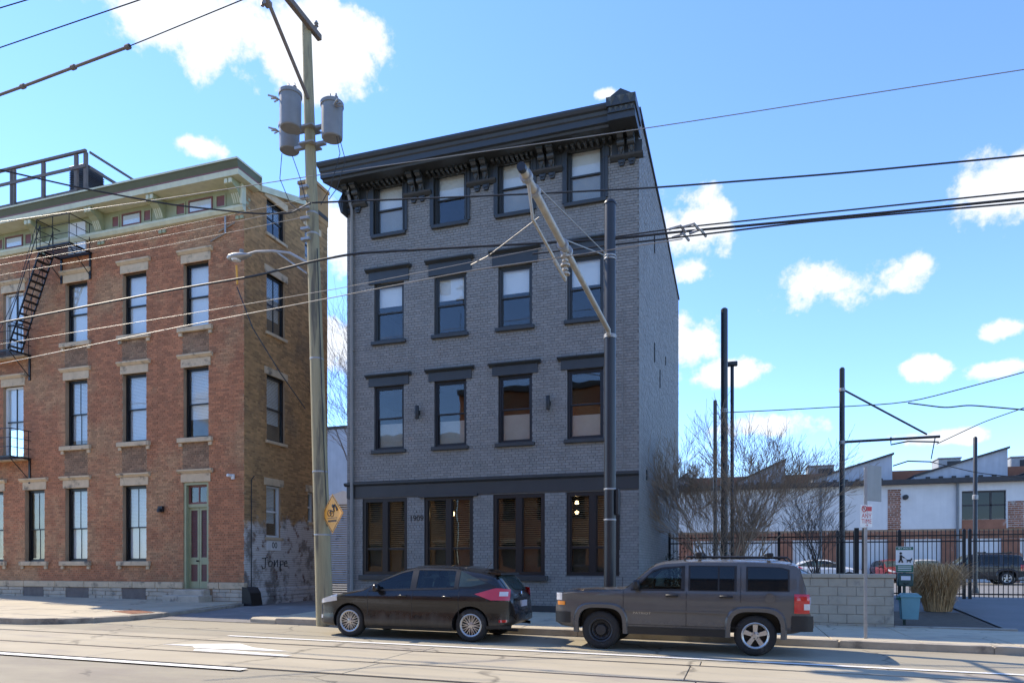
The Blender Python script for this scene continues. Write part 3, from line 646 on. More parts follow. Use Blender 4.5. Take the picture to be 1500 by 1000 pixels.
# ================================================================ red brick house
RX1 = onY(358, 600, WY).x; RX0 = -31.0; RD = 4.95
def sided_material():
    mt = M['sbrick'].copy(); mt.name = 'brown_brick_with_worn_white_paint'; nt = mt.node_tree; N = nt.nodes; L = nt.links; p = N['Principled BSDF']
    geo = N.new('ShaderNodeNewGeometry'); sp = N.new('ShaderNodeSeparateXYZ'); L.new(geo.outputs['Position'], sp.inputs[0])
    def nz(s, d=8, r=.62):
        n = N.new('ShaderNodeTexNoise'); n.inputs['Scale'].default_value = s; n.inputs['Detail'].default_value = d; n.inputs['Roughness'].default_value = r; L.new(geo.outputs['Position'], n.inputs['Vector']); return n.outputs['Fac']
    def ma(op, a, b, c=None):
        n = N.new('ShaderNodeMath'); n.operation = op
        for i, v in enumerate((a, b, c)):
            if v is None: continue
            if isinstance(v, (int, float)): n.inputs[i].default_value = v
            else: L.new(v, n.inputs[i])
        return n.outputs[0]
    lim = ma('SUBTRACT', 3.05, ma('MULTIPLY_ADD', nz(1.3), 2.2, -1.1))                     # ragged upper edge of the old paint
    a = N.new('ShaderNodeMapRange'); L.new(ma('SUBTRACT', lim, sp.outputs['Z']), a.inputs['Value']); a.inputs['From Min'].default_value = -.05; a.inputs['From Max'].default_value = .25
    b = N.new('ShaderNodeMapRange'); L.new(nz(1.7), b.inputs['Value']); b.inputs['From Min'].default_value = .50; b.inputs['From Max'].default_value = .62
    mx = N.new('ShaderNodeMix'); mx.data_type = 'RGBA'; L.new(b.outputs['Result'], mx.inputs['Factor']); mx.inputs['A'].default_value = (.66, .62, .58, 1); mx.inputs['B'].default_value = (.22, .205, .19, 1)
    c = N.new('ShaderNodeMapRange'); L.new(nz(2.9), c.inputs['Value']); c.inputs['From Min'].default_value = .58; c.inputs['From Max'].default_value = .66
    m3 = N.new('ShaderNodeMix'); m3.data_type = 'RGBA'; L.new(c.outputs['Result'], m3.inputs['Factor']); L.new(mx.outputs['Result'], m3.inputs['A']); m3.inputs['B'].default_value = (.16, .09, .07, 1)
    m2 = N.new('ShaderNodeMix'); m2.data_type = 'RGBA'; L.new(ma('MULTIPLY', a.outputs['Result'], .93), m2.inputs['Factor'])
    old = p.inputs['Base Color'].links[0].from_socket; L.new(old, m2.inputs['A']); L.new(m3.outputs['Result'], m2.inputs['B']); L.new(m2.outputs['Result'], p.inputs['Base Color'])
    return mt
def red_house():
    b = empty('brick_house', (0, 0, 0), 'three storey red brick house with green bracketed cornice and stone lintels', 'house')
    def cx(a, c, y=450): return onY(a, y, WY).x, onY(c, y, WY).x
    A, B, C, D = cx(269, 305.5), cx(180, 214.5), cx(96, 128), cx(5, 34.5)
    D1, E1 = cx(37, 65.5), cx(-24, 5)
    L0, L1 = cx(-90, -58), cx(-150, -120)
    z3 = (Zat(269, 481), Zat(269, 387)); z2 = (Zat(269, 642), Zat(269, 539)); z1 = (Zat(180, 821.5), Zat(180, 711.5)); zd = (Zat(269, 862), Zat(269, 706.5))
    dz3 = (9.42, z3[1]); dz2 = (5.55, z2[1])
    wins = [(A, z3), (B, z3), (C, z3), (A, z2), (B, z2), (C, z2), (B, z1), (C, z1), (D1, z1), (E1, z1), (L0, z3), (L0, z2), (L0, z1)]
    doors = [(D, dz3), (D, dz2)]
    holes = [(c[0], c[1], z[0], z[1]) for c, z in wins + doors] + [(A[0], A[1], *zd)]
    zt = 13.28; zs = Zat(200, 852)
    backing('wall', M['rmortar'], b, RX0, RX1 - .012, .2, zt, WY, .3, holes)
    hb = [(h[0] - RX0, h[1] - RX0, h[2], h[3]) for h in holes] + [(-1, 40, -1, zs)]
    soot = []
    for c in (A, B, C): soot += [(c[0] - .02, c[1] + .02, z2[1] + .46, z3[0] - .16)] + ([(c[0] - .02, c[1] + .02, (zd if c is A else z1)[1] + .46, z2[0] - .16)])
    nb = int
    hb += [(q[0] - RX0, q[1] - RX0, q[2], q[3]) for q in soot]
    for k, q in enumerate(soot):
        n0 = round((q[2] - .2) / .0775); zq = .2 + n0 * .0775
        bricks(b, M['soot'], (q[0], WY, 0), (1, 0, 0), (0, -1, 0), q[1] - q[0], zq, q[3] + .04, [], seed=50 + k, j=.012)
    bricks(b, M['rbrick'], (RX0, WY, 0), (1, 0, 0), (0, -1, 0), RX1 - RX0, .2, zt, hb, seed=2, j=.012)
    # side wall
    X = RX1
    sw = []
    def sy(p, q): return onX(p, 500, X).y, onX(q, 500, X).y
    def sz(p, y): return onX(p, y, X).z
    ya = sy(391, 417.5)
    swin = [(ya, (sz(391, 340), sz(391, 289))), (ya, (sz(391.6, 485), sz(391.6, 399))), (ya, (sz(391.6, 644), sz(391.6, 548))), (sy(390.5, 411.5), (sz(390.5, 786), sz(390.5, 710))),
            (sy(451, 459.5), (sz(451, 764), sz(451, 720))), (sy(447, 467), (sz(391, 340) + .05, sz(391, 289) + .05))]
    y1 = WY + RD
    def top(u): return 14.30 + (u - .2) * .30 if u < 3.6 else 15.32
    shole = [(a - WY, c - WY, z[0], z[1]) for (a, c), z in swin]
    SM = sided_material()
    us = sorted({0.31, RD - .3, 3.6, *[h[0] for h in shole], *[h[1] for h in shole]}); m = MB()
    for u0, u1 in zip(us, us[1:]):
        mid = (u0 + u1) / 2
        for s, e in subtract((.1, 99), [(h[2], h[3]) for h in shole if h[0] < mid < h[1]]):
            if e < 90: m.box(X - .3, X - .012, WY + u0, WY + u1, s, e)
            else: m.prism([(WY + u0, s), (WY + u1, s), (WY + u1, top(u1)), (WY + u0, top(u0))], X - .3, X - .012, 'x')
    m.box(X - .3, X - .013, WY + .3, WY + .31, .1, 14.2)
    m.build('side_wall', M['rmortar'], b)
    bricks(b, SM, (X - .012, WY - .008, 0), (0, 1, 0), (1, 0, 0), RD, .1, 15.4, shole, top=top, seed=3, j=.012)
    box('rear_wall', M['rmortar'], b, RX0, X - .02, y1 - .3, y1 - .01, .1, 15.3)
    MB().prism([(WY - .02, 14.3), (WY + 3.6, 15.36), (y1, 15.36), (y1, 15.2), (WY + 3.6, 15.2), (WY + .3, 14.15)], RX0, X + .03, 'x').build('roof', M['roofing'], b)
    MB().add([(X - .01, WY + .42, 14.20), (X + .09, WY + .42, 14.20), (X + .09, WY + 3.6, 15.17), (X - .01, WY + 3.6, 15.17), (X - .01, WY + .42, 14.42), (X + .09, WY + .42, 14.42), (X + .09, WY + 3.6, 15.40), (X - .01, WY + 3.6, 15.40)],
             [(0, 3, 2, 1), (4, 5, 6, 7), (0, 1, 5, 4), (1, 2, 6, 5), (2, 3, 7, 6), (3, 0, 4, 7)]).build('rake_board', M['cream'], b)
    for z in (5.0, 8.9, 12.7): box('floor', M['dark'], b, RX0, X - .3, WY + .3, y1 - .3, z - .1, z)
    ch = MB(); ch.box(X - .62, X + .015, y1 - 1.0, y1 + .02, 15.0, 16.3); ch.box(X - .68, X + .06, y1 - 1.06, y1 + .06, 16.3, 16.42); ch.build('chimney', SM, b)
    # windows
    rw = random.Random(11)
    for i, (c, z) in enumerate(wins):
        f1 = z is z1
        if f1: sh = [(.5, .97, 'blind' if c in (B, C) else 'beige', c in (B, C)), (.04, .5, 'blind' if c in (B, C) else 'beige', 0)]
        elif z is z3: sh = [(.03, .97, 'blind', 0)]
        else: sh = [(.28 if c is A else (.1 if c is C else .03), .97, 'blind', 1)]
        sash_window(b, c[0], c[1], z[0], z[1], WY, depth=.2, fw=.06, shade=sh, mull=f1 or (z is z2 and c is C), rail=.49 if not f1 else .45)
    def lintel(c, zz, par, nm='lintel'):
        o = MB().cbox(c[0] - .10, c[1] + .10, WY - .04, WY + .1, zz, zz + .30, b=.012).build(nm, M['stone'], par)
        MB().prism([(WY + .1, zz + .30), (WY - .05, zz + .30), (WY - .13, zz + .38), (WY - .13, zz + .43), (WY + .1, zz + .46)], c[0] - .2, c[1] + .2, 'x').build('lintel_cap', M['stone'], o)
    def sill(c, zz, par):
        o = MB().cbox(c[0] - .2, c[1] + .2, WY - .12, WY + .16, zz - .16, zz - .002, b=.012).build('sill', M['stone'], par)
        for x in (c[0] - .1, c[1] + .1): MB().cbox(x - .07, x + .07, WY - .07, WY + .01, zz - .29, zz - .16, b=.012).build('sill_block', M['stone'], o)
    for c, z in wins: lintel(c, z[1], b); sill(c, z[0], b)
    for c, z in doors: lintel(c, z[1], b)
    lintel(A, zd[1], b)
    # side windows
    for k, ((a, c), z) in enumerate(swin):
        fr = M['black'] if k in (0, 1, 2, 5) else M['white']; m = MB(); f = .07; xf = X - .14
        m.box(xf - .05, xf + .05, a, a + f, z[0], z[1]); m.box(xf - .05, xf + .05, c - f, c, z[0], z[1]); m.box(xf - .05, xf + .05, a + f, c - f, z[1] - f, z[1]); m.box(xf - .05, xf + .05, a + f, c - f, z[0], z[0] + f)
        zm = (z[0] + z[1]) / 2; m.box(xf - .03, xf + .03, a + f, c - f, zm - .03, zm + .03)
        o = m.build('window', fr, b)
        if k < 2 or k == 5: MB().box(xf - .02, xf + .02, (a + c) / 2 - .012, (a + c) / 2 + .012, z[0] + f, z[1] - f).build('glazing_bar', fr, o)
        MB().box(xf - .004, xf + .004, a + f - .01, c - f + .01, z[0] + f - .01, zm - .03).build('pane', M['pane'], o); MB().box(xf - .004, xf + .004, a + f - .01, c - f + .01, zm + .03, z[1] - f + .01).build('pane', M['pane'], o)
        if k != 4:
            s = MB(); lo = z[0] + (z[1] - z[0]) * (.5 if k == 0 else .28)
            n = int((z[1] - lo) / .05)
            for i in range(n):
                zc = lo + .05 * i; s.add([(xf - .1, a + f, zc), (xf - .1, c - f, zc), (xf - .13, c - f, zc + .045), (xf - .13, a + f, zc + .045)], [(0, 1, 2, 3)])
            s.build('blind', M['blind'], o)
        MB().cbox(X - .1, X + .03, a - .14, c + .14, z[1], z[1] + .26, b=.012).build('lintel', M['stone'], b)
        MB().cbox(X - .12, X + .07, a - .08, c + .08, z[0] - .11, z[0] - .002, b=.012).build('sill', M['stone'], b)
    (a, c), z = swin[3]
    pn = box('vent_panel', M['white'], b, X - .02, X + .03, a + .0, c - .05, z[0] - .46, z[0] - .115)
    text('panel_digits', '00', .30, M['ink'], pn, Matrix.Translation((X + .032, (a + c) / 2, z[0] - .29)) @ Matrix.Rotation(R(90), 4, 'Z') @ Matrix.Rotation(R(90), 4, 'X'), .002)
    # graffiti tag sprayed under that window
    g = MB(); zc = z[0] - .95
    for st in (((0, .2), (.22, .24), (.13, .2), (.12, -.12), (.02, -.16), (-.02, -.04)), ((.34, .12), (.24, .06), (.27, -.08), (.38, -.06), (.41, .08), (.34, .12)), ((.5, .14), (.48, -.1), (.55, .05), (.62, .16), (.63, -.1)), ((.74, .12), (.74, -.26), (.74, .1), (.86, .12), (.86, .0), (.76, -.02)), ((.92, .02), (1.04, .04), (1.0, .12), (.92, .08), (.92, -.06), (1.05, -.08))):
        g.tube([(X + .012, a - .25 + u * 1.35, zc + v) for u, v in st], .018, 4)
    g.build('graffiti_tag', M['ink'], b)
    # entrance door with transom
    dx0, dx1 = A; dm = MB(); yf = WY + .16; ztr = Zat(285, 740); zdb = zd[0]
    dm.box(dx0, dx0 + .09, WY + .02, yf + .1, zdb, zd[1]); dm.box(dx1 - .09, dx1, WY + .02, yf + .1, zdb, zd[1]); dm.box(dx0 + .09, dx1 - .09, WY + .02, yf + .1, zd[1] - .09, zd[1]); dm.box(dx0 + .09, dx1 - .09, yf - .06, yf + .1, ztr - .05, ztr + .06)
    dr = dm.build('door', M['green'], b)
    tf = MB(); a, c = dx0 + .09, dx1 - .09; p, q = ztr + .06, zd[1] - .09
    tf.box(a, a + .07, yf - .02, yf + .04, p, q); tf.box(c - .07, c, yf - .02, yf + .04, p, q); tf.box(a + .07, c - .07, yf - .02, yf + .04, p, p + .07); tf.box(a + .07, c - .07, yf - .02, yf + .04, q - .07, q); tf.box((a + c) / 2 - .02, (a + c) / 2 + .02, yf - .015, yf + .035, p + .07, q - .07)
    tf.build('transom_frame', M['maroon'], dr); MB().box(a + .06, c - .06, yf + .005, yf + .012, p + .06, q - .06).build('pane', M['pane'], dr)
    mid = (a + c) / 2; zl = zdb + (ztr - zdb) * .33; zu = ztr - .05
    lf = MB()
    for (s, e) in ((a, mid - .006), (mid + .006, c)):
        lf.box(s, s + .075, yf, yf + .045, zdb + .02, zu); lf.box(e - .075, e, yf, yf + .045, zdb + .02, zu)
        for (r0, r1) in ((zdb + .02, zdb + .26), (zl - .1, zl + .14), (zu - .1, zu)): lf.box(s + .075, e - .075, yf, yf + .045, r0, r1)
    lf.build('door_leaf', M['green'], dr)
    for (s, e) in ((a + .075, mid - .08), (mid + .08, c - .075)):
        v = MB(); n = 22
        for i in range(n):
            zc = zl + .14 + (zu - .1 - zl - .14) * i / n; v.add([(s, yf + .012, zc), (e, yf + .012, zc), (e, yf + .034, zc + .055), (s, yf + .034, zc + .055)], [(0, 1, 2, 3)])
        v.box(s, e, yf + .036, yf + .04, zl + .14, zu - .1); v.build('louvre', M['doorred'], dr)
        box('door_panel', M['doorred'], dr, s, e, yf + .02, yf + .03, zdb + .26, zl - .1)
    MB().lathe([(.03, 0), (.03, .03), (.012, .035), (.012, .06), (.03, .07), (.026, .09)], 10, Matrix.Translation((mid - .045, yf, zl + .02)) @ Matrix.Rotation(R(90), 4, 'X')).build('door_knob', M['iron'], dr)
    for k, (w, y0, zt_) in enumerate(((.14, WY - .32, zdb - .01), (.3, WY - .66, zdb - .20))):
        MB().cbox(dx0 - w, dx1 + w * .6, y0, WY + .02 - .002 * k, zdb - .62, zt_, b=.02).build('step', M['bstone'], b)
    # water table and foundation stones
    zb = Zat(200, 860.5); x = RX0; rs = random.Random(8)
    while x < RX1 + .02:
        w = rs.uniform(1.0, 1.9); e = min(x + w, RX1 + .05)
        if not (dx0 - .05 < x < dx1 and False):
            for s, t in subtract((x, e), [(dx0, dx1)]):
                if t - s > .05: MB().cbox(s + .004, t - .004, WY - .075 + rs.uniform(-.006, .006), WY + .1, zb, zs + .01, b=.015).build('water_table_stone', M['stone'], b)
        x = e if e > x + .06 else x + .1
        if e >= RX1 + .04: break
    bas = [cx(35.5, 65), cx(98, 131), cx(180, 215), cx(-30, -2)]
    z = zb; 
    for hgt in (.125, .15, .14, .16):
        x = RX0
        while x < RX1 + .04:
            e = min(x + rs.uniform(.3, .85), RX1 + .04)
            for s, t in subtract((x, e), [(q[0], q[1]) for q in bas] + [(dx0 - .32, dx1 + .2)]):
                if t - s > .04: MB().cbox(s + .006, t - .006, WY - .05 + rs.uniform(-.014, .012), WY + .1, z - hgt + .006, z - .004, b=.014).build('foundation_stone', M['bstone'], b)
            x = e + .0001
            if e >= RX1 + .039: break
        z -= hgt
    box('foundation_core', M['rmortar'], b, RX0, RX1 + .0, WY - .02, WY + .3, -.2, zb - .002)
    z = zb
    for hgt in (.13, .15, .14, .16, .15):
        y = WY + .1
        while y < y1:
            e = min(y + rs.uniform(.35, .9), y1)
            MB().cbox(RX1 - .1, RX1 + .04 + rs.uniform(-.01, .015), y + .006, e - .006, z - hgt + .005, z - .005, b=.014).build('foundation_stone', SM, b); y = e + .0001
        z -= hgt
    for q in bas: box('cellar_hatch', M['oldwood'], b, q[0] + .004, q[1] - .004, WY - .035, WY + .0, zb - .5, zb - .004)
    # cornice: ledge, frieze with little windows, brackets, soffit and crown
    XR = RX1 + .36
    MB().prism([(WY + .01, 13.24), (WY - .10, 13.26), (WY - .16, 13.36), (WY - .16, 13.44), (WY + .01, 13.47)], RX0, RX1 + .05, 'x').build('frieze_ledge', M['cream'], b)
    zs0, zs1 = 13.47, 14.12
    box('frieze', M['green'], b, RX0, RX1 - .003, WY - .02, WY + .3, zs0, zs1 + .1)
    brk = [onY(p, 320, 19.2).x for p in (55, 142, 232)] + [RX1 - .17]; sp = brk[1] - brk[0]
    brk = [brk[0] - sp * k for k in (2, 1)] + brk
    for i, x in enumerate(brk):
        y = WY - .02
        o = MB().prism([(y, zs0 + .0), (y - .12, zs0 + .0), (y - .16, zs0 + .12), (y - .24, zs0 + .28), (y - .40, zs0 + .40), (y - .55, zs0 + .46), (y - .55, zs1), (y, zs1)], x - .16, x + .16, 'x').build('bracket', M['green'], b)
        for s in (-.085, .085):
            MB().prism([(y - .10, zs0 + .04), (y - .145, zs0 + .04), (y - .18, zs0 + .14), (y - .265, zs0 + .30), (y - .22, zs0 + .32)], x + s - .055, x + s - .02, 'x').build('bracket_bar', M['cream'], o)
            MB().prism([(y - .10, zs0 + .04), (y - .145, zs0 + .04), (y - .18, zs0 + .14), (y - .265, zs0 + .30), (y - .22, zs0 + .32)], x + s + .02, x + s + .055, 'x').build('bracket_bar', M['cream'], o)
            MB().cbox(x + s - .065, x + s + .065, y - .59, y - .45, zs0 + .47, zs1 - .02, b=.012).build('bracket_block', M['cream'], o)
            MB().cbox(x + s - .07, x + s + .07, WY - .06, WY + .0, 13.02, 13.14, b=.012).build('bracket_drop', M['green'], o)
    for x0, x1 in zip(brk, brk[1:]):
        m = (x0 + x1) / 2; w = (x1 - x0)
        if abs(m + 23.1) < .9: continue
        for u0, u1, k in ((.18, .31, 'm'), (.35, .66, 'w'), (.70, .83, 'm')):
            a, c = x0 + w * u0, x0 + w * u1
            fr = MB(); f = .045; fr.box(a, c, WY - .05, WY - .02, zs0 + .05, zs0 + .05 + f); fr.box(a, c, WY - .05, WY - .02, zs1 - .16 - f, zs1 - .16); fr.box(a, a + f, WY - .048, WY - .022, zs0 + .05 + f, zs1 - .16 - f); fr.box(c - f, c, WY - .048, WY - .022, zs0 + .05 + f, zs1 - .16 - f)
            o = fr.build('frieze_window' if k == 'w' else 'frieze_panel', M['maroon'] if k == 'w' else M['green'], b)
            if k == 'w':
                box('pane', M['pane'], o, a + f, c - f, WY - .034, WY - .030, zs0 + .05 + f, zs1 - .16 - f); box('blind', M['blind'], o, a + f, c - f, WY - .027, WY - .022, zs0 + .05 + f, zs0 + .42)
            else: box('panel_field', M['maroon'], o, a + f, c - f, WY - .03, WY - .021, zs0 + .05 + f, zs1 - .16 - f)
    Yc = 18.62
    crown = [(WY - .02, zs1), (Yc + .12, zs1), (Yc + .12, zs1 + .03), (Yc + .10, zs1 + .17), (Yc + .13, zs1 + .17), (Yc + .12, zs1 + .24), (Yc + .02, zs1 + .40), (Yc - .02, zs1 + .42), (Yc - .02, zs1 + .48), (WY + .3, zs1 + .62), (WY + .3, zs1)]
    def ringx(prof, x, dx): return [(x + dx * max(0, (WY - .02 - y)) * .48, y, z) for y, z in prof]
    def sweep(name, mat, i0, i1):
        pr = crown[i0:i1 + 1]
        m = MB(); a = [(RX0, y, z) for y, z in pr]; c = [(RX1 + (WY - .02 - y) * .46 if y < WY else RX1, y, z) for y, z in pr]; d = [(RX1 + (WY - .02 - y) * .46, WY + .45, z) for y, z in pr]; n = len(pr)
        m.add(a + c + d, [(i, i + 1, n + i + 1, n + i) for i in range(n - 1)] + [(n + i, n + i + 1, 2 * n + i + 1, 2 * n + i) for i in range(n - 1)]); return m.build(name, mat, b)
    sweep('soffit', M['cream'], 0, 1); sweep('fascia', M['cream'], 1, 3); sweep('fascia_band', M['maroon'], 3, 5); sweep('crown_moulding', M['dgreen'], 5, 7); sweep('gutter_lip', M['cream'], 7, 8)
    m = MB(); zz = zs1 + .48; m.add([(RX0, Yc - .02, zz), (RX1 + .36, Yc - .02, zz), (RX1 + .36, WY + .45, zz), (RX1, WY + .45, zz + .1), (RX0, WY + .45, zz + .1)], [(0, 1, 2, 3, 4)]); m.build('cornice_roof', M['roofing'], b)
    m = MB(); m.add([(RX1 - .02, WY + .45, zs1), (RX1 + .36, WY + .45, zs1), (RX1 + .36, WY + .45, zz), (RX1 - .02, WY + .45, zz + .1)], [(0, 1, 2, 3)]); m.build('cornice_end', M['cream'], b)
    MB().cbox(RX1 - .03, RX1 + .05, WY - .20, WY + .03, 13.42, zs1, b=.012).build('corner_board', M['cream'], b)
    # fire escape doors
    for k, (c, z) in enumerate(doors):
        f = MB(); f.box(c[0], c[0] + .07, WY + .1, WY + .22, z[0], z[1]); f.box(c[1] - .05, c[1], WY + .1, WY + .22, z[0], z[1]); f.box(c[0] + .07, c[1] - .05, WY + .1, WY + .22, z[1] - .07, z[1])
        o = f.build('door', M['white'], b); box('pane', M['pane'], o, c[0] + .07, c[1] - .05, WY + .15, WY + .16, z[0], z[1] - .07)
        box('blind', M['blind'], o, c[0] + .07, c[1] - .05, WY + .22, WY + .23, z[0] + (0.05 if k == 0 else 1.1), z[1] - .08); box('door_sill', M['stone'], b, c[0] - .3, c[1] + .3, WY - .2, WY + .15, z[0] - .14, z[0] - .003)
        sr = MB(); sr.box(c[0] + .07, c[1] - .05, WY + .12, WY + .17, z[0] + (z[1] - z[0]) * .5, z[0] + (z[1] - z[0]) * .5 + .05); sr.box((c[0] + c[1]) / 2 - .015, (c[0] + c[1]) / 2 + .015, WY + .13, WY + .165, z[0], z[1] - .07); sr.build('glazing_bar', M['black'], o)
    xa = onY(102, 345, WY).x; xb = onY(127, 345, WY).x
    at = MB(); at.box(xa, xb, WY - .06, WY - .0, 12.86, 13.98); o = at.build('attic_door', M['white'], b); box('door_stop', M['black'], o, (xa + xb) / 2 - .012, (xa + xb) / 2 + .012, WY - .066, WY - .06, 12.9, 13.95)
    # lamp, camera, conduit, boot
    v = onY(238, 745.5, WY); m = MB(); m.box(v.x - .09, v.x + .09, WY - .12, WY, v.z - .1, v.z + .1); m.lathe([(.05, 0), (.07, .1), (.07, .12)], 10, Matrix.Translation((v.x, WY - .16, v.z + .02)) @ Matrix.Rotation(R(180), 4, 'X')); m.build('wall_lamp', M['plastic'], b)
    v = onY(342.5, 699, WY); m = MB(); m.box(v.x - .05, v.x + .05, WY - .08, WY, v.z - .06, v.z + .1); m.lathe([(.05, 0), (.055, .14), (.04, .16)], 10, Matrix.Translation((v.x - .05, WY - .1, v.z + .05)) @ Matrix.Rotation(R(90), 4, 'X')); m.build('security_camera', M['white'], b)
    yy = onX(367.5, 700, X).y; MB().tube([(X + .02, yy, .6), (X + .02, yy, 4.35), (X + .06, yy + .1, 4.5)], .016, 6).build('conduit', M['cable'], b)
    MB().prism([(X - .02, -.1), (X + .42, -.1), (X + .30, .55), (X + .18, .72), (X - .02, .75)], WY - .1, WY + .45, 'y').build('corner_guard', M['iron'], b)
    # wires and brackets fixed to the wall
    for p, q in ((332, 332), (320, 346)):
        v = onY(p, q, WY - .05); MB().tube([(v.x - .35, WY - .02, v.z - .12), (v.x - .1, WY - .06, v.z - .06), (v.x + .1, WY - .06, v.z), (v.x + .3, WY - .02, v.z + .1)], .022, 5).build('cable_loop', M['bare'], b)
    v = onY(331, 330, WY - .05); MB().tube([(v.x, WY - .08, v.z - .28), (v.x, WY - .08, v.z + .28)], .03, 6).build('insulator_bracket', M['galv'], b)
    return dict(A=A, D=D)
red_house()
# ---------------------------------------------------------------- fire escape
def fire_escape():
    b = empty('fire_escape', (-24, WY - .5, 0), 'black iron fire escape with slatted platforms and a steep stair on the brick front', 'fire escape'); b.location = (0, 0, 0)
    def platform(x0, x1, y0, z, left=True):
        y1 = WY - .03; f = MB()
        for y in (y0, y1 - .04): f.box(x0, x1, y, y + .03, z - .06, z)
        for x in (x0, x1 - .03): f.box(x, x + .03, y0 + .03, y1 - .04, z - .06, z)
        o = f.build('platform', M['iron'], b)
        n = int((y1 - y0) / .1)
        for k in range(n):
            y = y0 + .05 + (y1 - y0 - .1) * k / (n - 1); MB().box(x0 + .03, x1 - .03, y, y + .045, z - .03, z - .012).build('slat', M['iron'], o)
        r = MB()
        for h in (.33, .66, 1.0):
            r.tube([(x0 + .02, y1, z + h), (x0 + .02, y0 + .015, z + h), (x1 - .02, y0 + .015, z + h), (x1 - .02, y1, z + h)], .013 if h < 1 else .018, 5)
        n = max(2, int((x1 - x0) / .7))
        for k in range(n + 1):
            x = x0 + .02 + (x1 - x0 - .04) * k / n; r.tube([(x, y0 + .015, z - .05), (x, y0 + .015, z + 1.0)], .014, 5)
        r.tube([(x1 - .02, y1 - .1, z), (x1 - .02, y1 - .1, z + 1)], .014, 5); r.build('railing', M['iron'], b)
        for x in [x0 + .1, x1 - .1] + ([(x0 + x1) / 2] if x1 - x0 > 2 else []):
            MB().tube([(x, y0 + .05, z - .05), (x, WY, z - .85)], .018, 5).build('strut', M['iron'], b); MB().box(x - .04, x + .04, WY - .05, WY - .005, z - .95, z - .02).build('wall_bracket', M['iron'], b)
    platform(-23.95, -22.36, 18.45, 12.80); platform(-29.5, -25.35, 18.55, 9.36); platform(-29.5, -25.35, 18.55, 5.48)
    st = MB()
    x0, z0, x1, z1 = -23.95, 12.78, -25.55, 9.4
    for y in (18.62, 19.12):
        st.tube([(x0, y, z0), (x1, y, z1)], .03, 4); st.tube([(x0, y, z0 + .9), (x1, y, z1 + .9)], .016, 5)
        for k in range(4): t = k / 3; st.tube([(x0 + (x1 - x0) * t, y, z0 + (z1 - z0) * t), (x0 + (x1 - x0) * t, y, z0 + (z1 - z0) * t + .9)], .012, 4)
    o = st.build('stair', M['iron'], b)
    for k in range(15):
        t = (k + .5) / 15; x = x0 + (x1 - x0) * t; z = z0 + (z1 - z0) * t; MB().box(x - .09, x + .09, 18.62, 19.12, z - .012, z + .012).build('tread', M['iron'], o)
    MB().tube([(-23.9, 18.48, 13.75), (-25.0, 18.5, 11.2), (-26.4, 18.55, 9.3)], .01, 4).build('drop_cable', M['iron'], b)
fire_escape()
# ---------------------------------------------------------------- roof terrace of the brick house
def terrace():
    b = empty('roof_terrace', (0, 0, 0), 'weathered timber roof deck with post and rail guard above the green cornice', 'roof deck')
    xc = -24.0; zf = 16.0; y0 = 20.6; y1 = 23.6
    for k in range(5):
        box('fascia_board', M['oldwood'], b, RX0, xc + .05, y0 - .04 - .004 * (k % 2), y0, 15.02 + .21 * k, 15.02 + .21 * (k + 1) - .012)
    for k in range(20): box('deck_board', M['oldwood'], b, RX0, xc, y0 + .003 + .15 * k, y0 + .15 * (k + 1) - .012, zf + .07, zf + .1)
    box('deck_side', M['oldwood'], b, xc, xc + .05, y0 + .001, y1, 15.05, zf + .05)
    for p in (24, 67, 115):
        x = onY(p, 260, y0).x; box('post', M['oldwood'], b, x - .07, x + .07, y0 - .14, y0 - .045, 15.75, 17.36)
    for x, y in ((xc - .0, y0 - .09), (xc, y0 + 2.6)): box('post', M['oldwood'], b, x - .07, x + .07, y - .05, y + .05, 15.75, 17.36)
    for x in (-29.6, -27.9): box('post', M['oldwood'], b, x - .07, x + .07, y0 - .14, y0 - .045, 15.75, 17.36)
    for z, h in ((17.36, .09), (16.75, .12)):
        box('rail', M['oldwood'], b, RX0, xc + .06, y0 - .18, y0 - .142 + (.06 if h == .09 else 0), z, z + h); box('rail', M['oldwood'], b, xc + .071, xc + .11, y0 + .0, y1, z, z + h)
    for x, y, s, lab in ((-24.75, 21.2, .85, 'dark louvred air conditioner on the roof deck beside the corner posts'), (-23.55, 23.0, .7, 'low dark air conditioner behind the roof deck rail')):
        u = empty('air_conditioner', (x, y, zf + .1 if s > .8 else 15.4), lab, 'air conditioner')
        m = MB(); m.cbox(-s / 2 + .02, s / 2 - .02, -s / 2 + .02, s / 2 - .02, 0, 1.0, b=.02); m.build('casing', M['plastic'], u)
        for k in range(12):
            MB().box(-s / 2, s / 2, -s / 2, s / 2, .06 + k * .07, .085 + k * .07).build('louvre', M['steelrim'], u)
        MB().cbox(-s / 2 - .01, s / 2 + .01, -s / 2 - .01, s / 2 + .01, 1.0, 1.07, b=.02).build('lid', M['steelrim'], u)
terrace()
